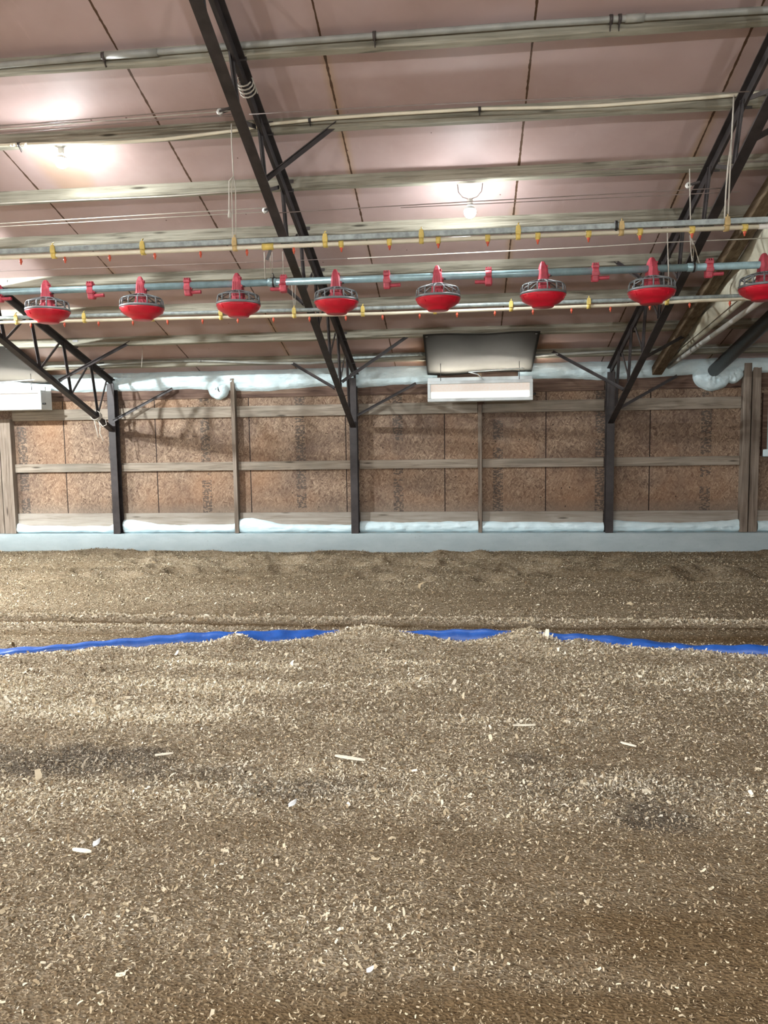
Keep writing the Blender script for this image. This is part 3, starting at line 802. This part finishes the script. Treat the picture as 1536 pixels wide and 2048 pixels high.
# ------------------------------------------------------------------ water lines
def nipple_parts(root, x, y, z, saddle, hi):
    mb = MB(root.location)
    mb.lathe([(.0075, 0), (.0075, -.010), (.010, -.012), (.010, -.022), (.006, -.026), (.0045, -.038), (.001, -.040)], (x, y, z - .012), 10)
    n = mb.build('nipple', M['nipple'], root)
    if saddle:
        mb = MB(root.location); mb.lathe([(.0142, -.015), (.0195, -.015), (.0195, .015), (.0142, .015)], (x, y, z), 12, 'x'); mb.lathe([(.013, -.012), (.013, -.024), (.001, -.024)], (x, y, z), 10)
        mb.build('saddle', M['yellow'], n)
def bracket(root, x, y, z, mat, h):
    mb = MB(root.location)
    mb.lathe([(.0145, -.014), (.021, -.014), (.021, .014), (.0145, .014)], (x, y, z), 12, 'x')
    mb.loft([(z + .012, .016, .006, x), (z + h * .55, .017, .006, x), (z + h, .012, .005, x)], (0, y - .020, 0))
    mb.tube([(x, y - .020, z + h - .004), (x, y - .018, z + h + .012), (x + .004, y - .006, z + h + .018)], .004, 6)
    mb.build('bracket', M[mat], root)
L1Y, L1Z = -4.473, 2.629
l1 = thing('drinker_line', (.8, L1Y, L1Z), 'front cream water pipe with a steel rail above it', 'water line', 'nipple water lines')
mb = MB(l1.location); mb.tube([(-6, L1Y, L1Z), (3.17, L1Y, L1Z)], .0138, 14); mb.build('water_pipe', M['pvc_cream'], l1)
mb = MB(l1.location); mb.tube([(3.10, L1Y, L1Z), (6.5, L1Y, L1Z)], .0150, 14); mb.build('water_pipe', M['white_plastic'], l1)
mb = MB(l1.location); mb.box((-6, L1Y - .014, L1Z + .022), (6.5, L1Y + .014, L1Z + .055)); mb.build('steel_rail', M['galv'], l1, .003)
x0 = -1.596 - .3078 * 6
for k in range(24):
    nipple_parts(l1, x0 + .3078 * k, L1Y, L1Z, x0 + .3078 * k > .3, True)
for k, x in enumerate((-1.97, -1.361, -.748, -.133, .457, 1.069, 1.669, 2.293, 2.914, 3.53)):
    bracket(l1, x, L1Y, L1Z, 'yellow' if 1 <= k <= 6 and k != 3 else 'amber', .062)
mb = MB(l1.location); mb.lathe([(.0142, -.038), (.021, -.036), (.021, .036), (.0142, .038)], (.082, L1Y, L1Z), 16, 'x'); mb.build('yellow_sleeve', M['yellow'], l1)
mb = MB(l1.location); mb.lathe([(.0142, -.03), (.020, -.03), (.020, .03), (.0142, .03)], (3.19, L1Y, L1Z), 16, 'x'); mb.build('red_sleeve', M['nipple'], l1)
mb = MB(l1.location); mb.lathe([(.0, -.006), (.034, -.006), (.034, .006), (.0, .006)], (2.262, L1Y, L1Z + .038), 12, 'x'); mb.build('rail_joint', M['black_rubber'], l1)
mb = MB(l1.location); mb.bar((.098, L1Y, L1Z - .02), (.07, L1Y + .01, L1Z - .08), .020, .004, (0, 1, 0)); mb.build('hanging_strap', M['web'], l1)
L2Y, L2Z = -2.965, 2.435
l2 = thing('drinker_line', (.8, L2Y, L2Z), 'rear cream water pipe seen behind and below the feeder pans', 'water line', 'nipple water lines')
mb = MB(l2.location); mb.tube([(-6, L2Y, L2Z + .025), (-2.7, L2Y, L2Z + .014), (.68, L2Y, L2Z - .012), (2.6, L2Y, L2Z - .004), (3.2, L2Y, L2Z + .012), (7, L2Y, L2Z + .02)], .0135, 14); mb.build('water_pipe', M['pvc_cream'], l2)
mb = MB(l2.location); mb.tube([(-6, L2Y, L2Z + .065), (-2.7, L2Y, L2Z + .054), (.68, L2Y, L2Z + .034), (2.6, L2Y, L2Z + .034), (3.7, L2Y, L2Z + .04), (7, L2Y, L2Z + .05)], .0155, 14); mb.build('steel_rail', M['galv'], l2)
def l2z(x): return L2Z + float(np.interp(x, [-2.7, .68, 2.6, 3.2], [.014, -.012, -.004, .012]))
for k in range(21): nipple_parts(l2, -2.727 + .3082 * k, L2Y, l2z(-2.727 + .3082 * k), False, False)
for x in (-2.543, -1.924, -1.315, -.713, -.08, .5, 1.099, 1.718, 2.338, 2.95): bracket(l2, x, L2Y, l2z(x), 'yellow', .062)

# ------------------------------------------------------------------ pipes and cables on the roof boards
def conduit(pts, r, mat, label, rings=(), straps=(), rr=1.35, cat='pipe', name='conduit'):
    root = thing(name, pts[0], label, cat)
    mb = MB(pts[0]); mb.tube(pts, r, 12); mb.build('pipe', M[mat], root)
    A = np.array(pts)
    for x, h in rings:
        z = float(np.interp(x, A[:, 0], A[:, 2])); y = float(np.interp(x, A[:, 0], A[:, 1]))
        mb = MB(pts[0]); mb.lathe([(r * .98, -h), (r * rr * .93, -h), (r * rr * .93, h), (r * .98, h)], (x, y, z), 14, 'x'); mb.build('coupling', M[mat], root)
    for x in straps:
        z = float(np.interp(x, A[:, 0], A[:, 2])); y = float(np.interp(x, A[:, 0], A[:, 1]))
        mb = MB(pts[0]); mb.lathe([(r, -.009), (r * 1.4, -.009), (r * 1.4, .009), (r, .009)], (x, y, z), 12, 'x'); mb.bar((x, y, z - r), (x, y + .03, z - r * 1.5 - .02), .016, .006, (1, 0, 0)); mb.build('strap', M['web'], root)
    return root
conduit([(-7, -4.88, 3.64), (-1.418, -4.88, 3.645), (-.763, -4.88, 3.656), (-.126, -4.88, 3.663), (.888, -4.88, 3.668), (1.726, -4.88, 3.672), (2.97, -4.88, 3.662), (7, -4.88, 3.65)], .0175, 'pvc_grey',
        'thick grey conduit along the top roof board', [(-.6, .16), (2.272, .05)], (-.771, .834, 2.143, 2.19))
conduit([(-7, -4.25, 3.43), (-1.835, -4.25, 3.434), (-1.402, -4.25, 3.424), (-.976, -4.25, 3.409), (-.661, -4.25, 3.412), (-.16, -4.25, 3.443), (.096, -4.25, 3.472), (.431, -4.25, 3.485), (.821, -4.25, 3.490), (1.442, -4.25, 3.490), (1.885, -4.25, 3.473), (2.197, -4.25, 3.468),
         (2.505, -4.25, 3.473), (2.869, -4.25, 3.48), (3.108, -4.25, 3.488), (7, -4.25, 3.48)], .0105, 'pvc_cream', 'thin sagging white pipe along the roof board above the left bulb', [(-1.73, .02), (-1.65, .02)], (1.439, .331, -1.69))
conduit([(-6, -.475, 2.33), (-3.135, -.475, 2.31), (-2.384, -.475, 2.338), (-1.77, -.475, 2.336), (-1.045, -.475, 2.290), (-.449, -.475, 2.272), (-.06, -.475, 2.288)], .0135, 'pvc_grey', 'wavy grey conduit under the eave left of the middle truss', [(-1.77, .02)])
conduit([(.05, -.478, 2.322), (.60, -.478, 2.338), (.98, -.478, 2.347)], .018, 'galv', 'short grey conduit between the middle truss and dark shield', [(.85, .022)])
conduit([(2.10, -.475, 2.295), (3.134, -.475, 2.326), (3.944, -.475, 2.336), (5.5, -.475, 2.335)], .0135, 'pvc_grey', 'grey conduit under the eave running right from the dark shield', [(3.4, .02)])
def line(pts, r, mat, name, label, cat, group=None):
    mb = MB(pts[0]); mb.tube(pts, r, 6)
    return tag(mb.build(name, M[mat]), label, cat, group)
def sag(p, q, s, n=9):
    p, q = np.array(p), np.array(q)
    return [tuple(p + (q - p) * i / (n - 1) - np.array((0, 0, s * 4 * (i / (n - 1)) * (1 - i / (n - 1))))) for i in range(n)]
GR = 'thin winch cables along the roof'
line(sag((-6, -4.6, 3.33), (-.05, -4.6, 3.444), .0), .0035, 'wire', 'winch_cable', 'topmost thin cable of the bundle left of the middle truss', 'cable', GR)
line(sag((-6, -4.6, 3.31), (-.05, -4.6, 3.426), .0), .0035, 'cord', 'winch_cable', 'pale second cable of the bundle left of the middle truss', 'cable', GR)
line(sag((-6, -4.6, 3.27), (-.05, -4.6, 3.405), .0), .0030, 'wire', 'winch_cable', 'lowest thin cable of the bundle left of the middle truss', 'cable', GR)
line(sag((-6, -4.6, 3.50), (-.05, -4.6, 3.392), .0), .0025, 'wire', 'winch_cable', 'thin cable crossing the others of the left bundle', 'cable', GR)
line(sag((.02, -4.6, 3.397), (2.98, -4.6, 3.36), -.01), .0030, 'wire', 'winch_cable', 'thin cable from the middle truss to the right truss above the sagging white pipe', 'cable', GR)
line(sag((-6, -3.95, 2.95), (-.05, -3.95, 3.026), .0), .0035, 'cord', 'winch_cable', 'pale upper cable of the pair left of the middle truss below the left bulb', 'cable', GR)
line(sag((-6, -3.95, 2.94), (-.05, -3.95, 2.998), .0), .0030, 'cord', 'winch_cable', 'pale lower cable of the pair left of the middle truss below the left bulb', 'cable', GR)
line(sag((.0, -3.95, 2.987), (3.1, -3.95, 3.018), -.003), .0032, 'wire', 'winch_cable', 'upper thin cable passing in front of the middle bulb', 'cable', GR)
line(sag((.9, -3.95, 2.985), (3.16, -3.95, 2.989), .0), .0028, 'wire', 'winch_cable', 'lower thin cable passing in front of the middle bulb', 'cable', GR)
line(sag((-6, -3.2, 2.84), (.412, -3.2, 2.826), .0), .0026, 'wire', 'winch_cable', 'thin cable above the feed pipe left of the middle truss', 'cable', GR)
line([(.412, -3.2, 2.826), (2.308, -3.2, 2.842), (2.87, -3.2, 2.854), (5, -3.2, 2.86)], .004, 'cord', 'winch_cable', 'frayed pale cable above the feed pipe right of the middle truss', 'cable', GR)
line([(-6, -3.63, 3.29), (-2.26, -3.63, 3.245), (-.9, -3.64, 3.235), (-.05, -3.64, 3.25)], .005, 'cord', 'power_cable', 'pale cable along the roof board below the left bulb', 'cable')
line([(.05, -3.63, 3.262), (.8, -3.63, 3.252), (1.3, -3.63, 3.248), (2.2, -3.63, 3.275), (5, -3.63, 3.285)], .005, 'wire', 'power_cable', 'dark cable along the roof board above the middle bulb', 'cable')

GC = 'hanging cords'
def cord(strands, label, r=.0042):
    if len(strands) == 1:
        mb = MB(strands[0][0]); mb.tube(strands[0], r, 6)
        return tag(mb.build('hanging_cord', M['cord']), label, 'cord', GC)
    root = thing('hanging_cord', strands[0][0], label, 'cord', GC)
    for s_ in strands:
        mb = MB(strands[0][0]); mb.tube(s_, r, 6); mb.build('strand', M['cord'], root)
    return root
c1 = cord([[(-.131, L1Y, 3.40), (-.135, L1Y, 3.299), (-.13, L1Y, 3.078)], [(-.13, L1Y, 3.078), (-.16, L1Y, 3.048), (-.166, L1Y, 2.869), (-.164, L1Y, 2.84)],
           [(-.13, L1Y, 3.078), (-.146, L1Y, 2.992), (-.146, L1Y, 2.687)], [(-.13, L1Y, 3.078), (-.119, L1Y, 2.991), (-.127, L1Y, 2.686)]], 'pale cord with a tassel hanging left of the middle truss', .0036)
mb = MB(c1.location); mb.lathe([(.001, .03), (.005, .025), (.012, -.015), (.011, -.024), (.001, -.026)], (-.164, L1Y, 2.845), 10); mb.build('tassel', M['cord'], c1)
cord([[(2.937, L1Y, 3.397), (2.93, L1Y, 3.14)], [(2.93, L1Y, 3.14), (2.914, L1Y, 2.997), (2.906, L1Y, 2.852), (2.902, L1Y, 2.677)], [(2.93, L1Y, 3.14), (2.926, L1Y, 2.967), (2.922, L1Y, 2.676)]], 'long pale cord hanging before the right truss to the front water line', .0045)
cord([[(2.691, L1Y, 2.985), (2.703, L1Y, 2.685)]], 'short pale cord left of the right truss above the front water line', .0035)
cord([[(2.938, FY, 2.80), (2.956, FY, 2.617)], [(2.938, FY, 2.80), (2.974, FY, 2.713), (3.008, FY, 2.60)], [(2.938, FY, 2.80), (2.966, FY, 2.70), (2.96, FY, 2.617)]], 'splayed pale cords holding the feed pipe at the right coupling', .004)
cord([[(2.77, -3.66, 2.85), (2.784, -3.66, 2.56), (2.786, -3.66, 2.43)]], 'thin pale cord behind the feeder pan before the right truss', .004)
cord([[(-.158, FY, 2.80), (-.158, FY, 2.604)]], 'pale cord left of the feed pipe coupling by the middle truss', .004)
cord([[(-.112, FY, 2.80), (-.115, FY, 2.63)], [(-.098, FY, 2.80), (-.100, FY, 2.63)]], 'pair of thin cords over the feed pipe coupling by the middle truss', .003)
cord([[(-.018, FY, 2.80), (-.018, FY, 2.63)]], 'single cord over the clamp beside the middle truss', .003)
cord([[(-.101, L2Y, 2.72), (-.084, L2Y, 2.50)], [(-.063, L2Y, 2.72), (-.076, L2Y, 2.50)]], 'pair of thin cords above the rear water line by the middle truss', .003)
cord([[(-2.278, -.9, 2.50), (-2.311, -.9, 2.232)]], 'faint thin cord hanging right of the left truss under the eave', .0025)
# rope wound round the left truss, twine on the middle truss
def wrap(c, rx, rz, n, pitch, tilt, label, tail):
    pts = []
    for i in range(n * 12):
        a = 2 * math.pi * i / 12; tq = i / 12
        pts.append((c[0] + rx * math.cos(a), c[1] - pitch * tq + rz * .35 * math.sin(a), c[2] + rz * math.sin(a) + pitch * tq * tilt))
    root = thing('wound_rope', c, label, 'rope')
    mb = MB(c); mb.tube(pts, .0045, 6); mb.build('coil', M['cord'], root)
    for tl in tail:
        mb = MB(c); mb.tube(tl, .005, 6); mb.build('tail', M['cord'], root)
wrap((-S, -.52, lowz(-.52)), .058, .055, 5, .012, .374, 'pale rope wound round the lower chord of the left truss', [[(-3.02, -.56, 1.66), (-3.0, -.56, 1.58), (-3.01, -.56, 1.50), (-2.97, -.56, 1.41)], [(-3.06, -.58, 1.65), (-3.04, -.58, 1.55), (-3.02, -.58, 1.45)],
      [(-3.0, -.56, 1.70), (-2.93, -.56, 1.66), (-2.92, -.56, 1.60), (-2.97, -.56, 1.58), (-3.01, -.56, 1.63)]])
wrap((.03, -4.62, topz(-4.62)), .05, .045, 4, .03, .3, 'pale twine wound round the middle truss near the sagging pipe', [])
# pulleys
def pulley(c, label):
    root = thing('cable_pulley', c, label, 'pulley', 'small cable pulleys')
    mb = MB(c); mb.lathe([(.006, -.008), (.020, -.008), (.016, 0), (.020, .008), (.006, .008)], c, 16, 'y'); mb.build('wheel', M['white_plastic'], root)
    mb = MB(c); mb.bar((c[0] - .0, c[1] - .012, c[2]), (c[0] + .07, c[1] - .012, c[2] + .018), .014, .004, (0, 1, 0)); mb.bar((c[0], c[1] + .012, c[2]), (c[0] + .07, c[1] + .012, c[2] + .018), .014, .004, (0, 1, 0)); mb.build('yoke', M['web'], root)
pulley((-.165, -4.6, 3.42), 'small pulley at the cable bundle left of the middle truss')
pulley((-.061, -3.95, 3.008), 'small pulley left of the middle truss at the cable pair')
pulley((2.83, -3.95, 3.045), 'small round pulley left of the right truss')

# ------------------------------------------------------------------ lit bulbs
def bulb(loc, label, loop=None, mat='bulb'):
    root = thing('light_bulb', loc, label, 'light bulb', 'bare lit bulbs under the roof')
    x, y, z = loc
    mb = MB(loc); R_ = .043
    mb.lathe([(.0005, -R_)] + [(R_ * math.sin(a), -R_ * math.cos(a)) for a in np.linspace(.25, 1.95, 12)], (x, y, z), 20); mb.build('glass_globe', M[mat], root)
    mb = MB(loc); mb.lathe([(.0385, .0158), (.0405, .0155), (.036, .026), (.020, .043)], (x, y, z), 20); mb.build('bulb_collar', M['white_plastic'], root)
    mb = MB(loc); mb.lathe([(.014, .043), (.020, .046), (.021, .085), (.016, .094), (.001, .096)], (x, y, z), 16); mb.build('socket', M['white_plastic'], root)
    if loop:
        mb = MB(loc); mb.tube(loop, .0035, 6); mb.build('cable_loop', M['wire'], root)
    else:
        mb = MB(loc); mb.lathe([(.001, .094), (.028, .095), (.028, .105), (.001, .106)], (x, y, z), 16); mb.build('base_plate', M['white_plastic'], root)
bulb((1.382, -3.59, 3.035), 'bare lit bulb on a wire loop above the dark shield', [(1.292, -3.59, 3.235), (1.298, -3.59, 3.18), (1.33, -3.59, 3.14), (1.382, -3.59, 3.125), (1.434, -3.59, 3.14), (1.468, -3.59, 3.18), (1.474, -3.59, 3.235)])
bulb((-1.424, -4.19, 3.325), 'bare lit bulb at the left below the white pipe')
bulb((-4.23, -3.59, 3.035), 'bare lit bulb beyond the left edge of the picture', mat='bulb_left')
bulb((-7.0, -4.19, 3.30), 'bare lit bulb far beyond the left edge of the picture', mat='bulb_left')
REARB = ['first', 'second', 'third', 'fourth']
for k, bx_ in enumerate((-4.2, -1.4, 1.6, 4.4)):  # unseen bulbs added as fill light from behind
    bulb((bx_, -10.9, roof(-10.9) - .30), 'added fill bulb behind the camera, %s from the left' % REARB[k], mat='bulb_fill')

# ------------------------------------------------------------------ heaters with metal shields
def heater(xc, label, slabel, seed):
    y0, y1 = -.50, -.30
    root = thing('heater', (xc, -.40, 1.9), label, 'heater', 'glowing white heaters near the wall')
    O = root.location; x0, x1 = xc - .60, xc + .60
    zt, zb = 2.035, 1.80
    mb = MB(O)
    # tray: back, frame, ends and added top lips that mask the upward glow, its face tilted a little towards the room
    mb.box((x0, -.40, zb), (x1, -.22, zt)); mb.box((x0, -.37, zt), (x1, -.335, zt + .045)); mb.box((x0, -.23, zt), (x1, -.22, zt + .05)); mb.box((x0, -.47, zt - .035), (x1, -.40, zt)); mb.box((x0, -.47, zb), (x1, -.40, zb + .035))
    mb.box((x0, -.47, zb + .035), (x0 + .035, -.40, zt - .035)); mb.box((x1 - .035, -.47, zb + .035), (x1, -.40, zt - .035))
    mb.build('housing', M['white_metal'], root, .004)
    mb = MB(O); mb.box((x0 + .037, -.445, zb + .115), (x1 - .037, -.402, zt - .037)); mb.build('ceramic_face', M['glow_high'], root)
    mb = MB(O); mb.box((x0 + .037, -.462, zb + .037), (x1 - .037, -.402, zb + .113)); mb.build('bright_strip', M['glow_low'], root, .01)
    mb = MB(O); mb.box((x0 + .05, -.30, zt), (x1 - .05, -.24, zt + .006)); mb.build('added_top_glow', M['glow_added'], root)  # glowing plate added to brighten the shield's lower end
    mb = MB(O)
    for px in (-.45, .45): mb.tube([(xc + px, -.40, zt), (xc + px, -.41, roof(-.41) - .10)], .004, 6)
    mb.build('chain', M['web'], root)
    mb = MB(O); mb.tube([(xc + .05, -.42, zt), (xc - .02, -.42, zt + .07), (xc - .13, -.41, zt + .10)], .006, 6)
    mb.tube([(xc - .12, -.41, zt + .10), (xc + .5, -.41, zt + .13)], .006, 6); mb.build('hanger', M['white_metal'], root)
    mb = MB(O); mb.tube([(x1, -.43, zb + .07), (x1 + .035, -.43, zb + .07)], .012, 8); mb.build('knob', M['black_rubber'], root)
    n, m = 40, 28
    G = np.zeros((m, n, 3))
    for j in range(m):
        q = j / (m - 1); y = -1.14 + 1.05 * q
        for i in range(n):
            p = i / (n - 1); x = xc - .615 + 1.23 * p
            z = roof(y) - .107 - .035 * max(0, q - .45) ** 1.5 * (1.0 + .9 * math.sin(p * 5.2 + seed)) - .012 * math.sin(math.pi * q) + .006 * math.sin(p * 9 + q * 3)
            G[j, i] = (x, y, z)
    sh = thing('heat_shield', (xc, -.6, roof(-.6) - .11), slabel, 'metal sheet', 'metal sheets above the heaters')
    mb = MB(sh.location); mb.grid(G); s_ = mb.build('sheet', M['shield'], sh); sm = s_.modifiers.new('solid', 'SOLIDIFY'); sm.thickness = .003
    for px in (-.58, .02, .58):
        mb = MB(sh.location); mb.lathe([(.001, -.006), (.012, -.004), (.014, 0)], (xc + px, -1.09, roof(-1.09) - .109), 10); mb.build('nail_head', M['nail'], sh)
    for px in (-.585, .585):
        mb = MB(sh.location); mb.lathe([(.001, -.006), (.012, -.004), (.014, 0)], (xc + px, -.45, roof(-.45) - .112), 10); mb.build('nail_head', M['nail'], sh)
heater(1.52, 'white glowing heater in the middle, under the dark metal shield', 'dark curved metal shield above the middle heater', .6)
heater(-4.38, 'white glowing heater at the left edge of the wall', 'metal shield above the heater at the left edge', 2.4)

# ------------------------------------------------------------------ blue plastic sheet edge
n = len(BX); m = 14
G = np.zeros((m, n, 3))
hh, _, _ = litter(BX, BY)
for i in range(n):
    wv = .010 * (float(vn(np.array(BX[i] * 4), np.array(0.), 3)) - .5)
    fl = .050 + .020 * float(vn(np.array(BX[i] * 2.2), np.array(5.), 4))
    for j in range(m):
        a = 2 * math.pi * j / (m - 1)
        G[j, i] = (BX[i], BY[i] + .060 * math.cos(a) + wv, .018 + fl * math.sin(a) + .012 * math.sin(a * 2 + BX[i] * 3) + .004 * math.sin(BX[i] * 31))
mb = MB((BX[n // 2], BY[n // 2], 0)); mb.grid(G)
tag(mb.build('blue_tarp_edge', M['blue']), 'long blue plastic sheet edge half buried in the shavings', 'tarp')

# ------------------------------------------------------------------ wood shavings, splinters, feathers
def chips(n_try, seed):
    r = np.random.default_rng(seed)
    k = 55140.0
    # distance from the standing place: inverse sampling of a table
    dd = np.linspace(1.45, 9.35, 400)
    wgt = np.minimum(26000, 24000 * (2 / dd) ** 0.95) * (1.10 * dd + 1.5)
    cdf = np.cumsum(wgt); cdf /= cdf[-1]
    D = np.interp(r.random(n_try), cdf, dd)
    X = 1.32 - .103 * D + (r.random(n_try) - .5) * (1.10 * D + 1.5)
    Y = -9.4698 + D
    return X, Y, D, r
X, Y, D, r = chips(760000, 5)
ok = (Y < -.06) & (X > -8.5) & (X < 8.5)
X, Y, D = X[ok], Y[ok], D[ok]
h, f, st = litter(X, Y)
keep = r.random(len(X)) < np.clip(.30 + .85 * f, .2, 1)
X, Y, D, h, f, st = X[keep], Y[keep], D[keep], h[keep], f[keep], st[keep]
N = len(X)
L = np.clip(.0065 * np.exp(r.normal(0, .42, N)), .004, .032) * (1 + .05 * np.maximum(D - 3, 0)) * (.85 + .45 * f + 1.4 * np.maximum(f - .75, 0))
L = np.where(r.random(N) < .012, L * 2.1, L)
W = L * r.uniform(.24, .55, N)
ang = r.uniform(0, 2 * np.pi, N)
tilt = r.normal(0, .30 + .25 * f, N); roll = r.normal(0, .35 + .25 * f, N)
ca, sa = np.cos(ang), np.sin(ang); ct, s_t = np.cos(tilt), np.sin(tilt); cr, sr = np.cos(roll), np.sin(roll)
ax = np.stack([ca * ct, sa * ct, s_t], 1)
bx = np.stack([-sa, ca, 0 * ca], 1)
nrm = np.cross(ax, bx)
bx = bx * cr[:, None] + nrm * sr[:, None]
nrm = np.cross(ax, bx)
lift = r.uniform(.0, .006, N) + .5 * np.abs(s_t) * L * .5 + .008 * f * r.random(N)
C = np.stack([X, Y, h + lift + .001], 1)
curl = L * r.uniform(-.32, .32, N)
V = np.zeros((N, 6, 3))
for k, (u, cz) in enumerate(((-.5, 0), (0.0, 1), (.5, 0))):
    base = C + ax * (u * L)[:, None] + nrm * (cz * curl)[:, None]
    wk = W * (.5 if cz else .38)
    V[:, 2 * k] = base - bx * wk[:, None]; V[:, 2 * k + 1] = base + bx * wk[:, None]
idx = np.arange(N)[:, None] * 6
Q = np.concatenate([idx + np.array([[0, 2, 3, 1]]), idx + np.array([[2, 4, 5, 3]])], 0)
sh = np_mesh('wood_shavings', V.reshape(-1, 3), Q, M['chip'])
pal = np.array([(.10, .068, .036), (.19, .135, .078), (.36, .28, .172), (.58, .49, .335), (.76, .675, .505), (.88, .82, .67)])
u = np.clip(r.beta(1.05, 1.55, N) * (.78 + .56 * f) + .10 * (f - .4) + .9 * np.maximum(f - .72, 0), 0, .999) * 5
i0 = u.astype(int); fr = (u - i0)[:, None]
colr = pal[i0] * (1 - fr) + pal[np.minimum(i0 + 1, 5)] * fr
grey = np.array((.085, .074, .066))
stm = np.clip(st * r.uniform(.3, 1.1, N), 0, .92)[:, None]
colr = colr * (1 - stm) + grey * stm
at = sh.data.attributes.new('chip', 'FLOAT_COLOR', 'POINT')
at.data.foreach_set('color', np.repeat(np.concatenate([colr, np.ones((N, 1))], 1), 6, 0).astype(np.float32).ravel())
tag(sh, 'loose pale wood shavings covering the whole floor', 'shavings', kind='stuff')

def ground(x, y): return float(litter(np.array([x]), np.array([y]))[0][0])
def splinter(p, q, wd, label):
    z0, z1 = ground(*p) + .014, ground(*q) + .014
    mb = MB((p[0], p[1], z0)); P0, P1 = Vector((*p, z0)), Vector((*q, z1))
    d = P1 - P0; sd = Vector((-d.y, d.x, 0)).normalized()
    prof = [(0, .25), (.12, .8), (.5, 1.0), (.85, .75), (1, .15)]
    vs, fs = [], []
    for tq, ww in prof:
        c = P0 + d * tq
        for a, b in ((-1, 0), (1, 0), (.8, 1), (-.8, 1)):
            vs.append(c + sd * a * ww * wd / 2 + Vector((0, 0, b * .006)))
    for i in range(4):
        for k in range(4): fs.append((i * 4 + k, i * 4 + (k + 1) % 4, i * 4 + 4 + (k + 1) % 4, i * 4 + 4 + k))
    fs += [(3, 2, 1, 0), (16, 17, 18, 19)]
    mb._add(vs, fs)
    tag(mb.build('wood_splinter', M['splinter']), label, 'splinter', 'larger wood splinters on the litter')
splinter((.757, -6.25), (.895, -6.285), .022, 'long pale wood splinter lying alone in the middle of the litter')
splinter((-.01, -7.085), (.065, -7.10), .018, 'pale wood splinter with a feather beside it at lower left')
splinter((-.05, -6.28), (.02, -6.24), .013, 'pale wood splinter beside the dark stain at left')
splinter((1.55, -5.86), (1.66, -5.85), .012, 'thin pale splinter right of the middle')
splinter((2.02, -6.03), (2.08, -6.07), .014, 'short pale splinter at the right, above the dark stain')
def feather(x, y, ln, a, label):
    z = ground(x, y) + .016
    mb = MB((x, y, z)); G = np.zeros((5, 9, 3))
    for i in range(9):
        q = i / 8; wq = math.sin(math.pi * min(1, q * .9 + .08)) * ln * .28
        for j in range(5):
            s_ = (j - 2) / 2
            px, py = (q - .5) * ln, s_ * wq
            G[j, i] = (x + px * math.cos(a) - py * math.sin(a), y + px * math.sin(a) + py * math.cos(a), z + .010 * (1 - s_ * s_) + .006 * q)
    mb.grid(G); tag(mb.build('feather', M['feather']), label, 'feather', 'white feathers on the litter')
feather(.048, -7.03, .035, 1.2, 'small white feather beside the splinter at lower left')
feather(.667, -6.70, .045, 1.0, 'white feather on the litter left of the middle')
feather(1.072, -7.586, .02, .4, 'tiny white feather near the bottom of the picture')
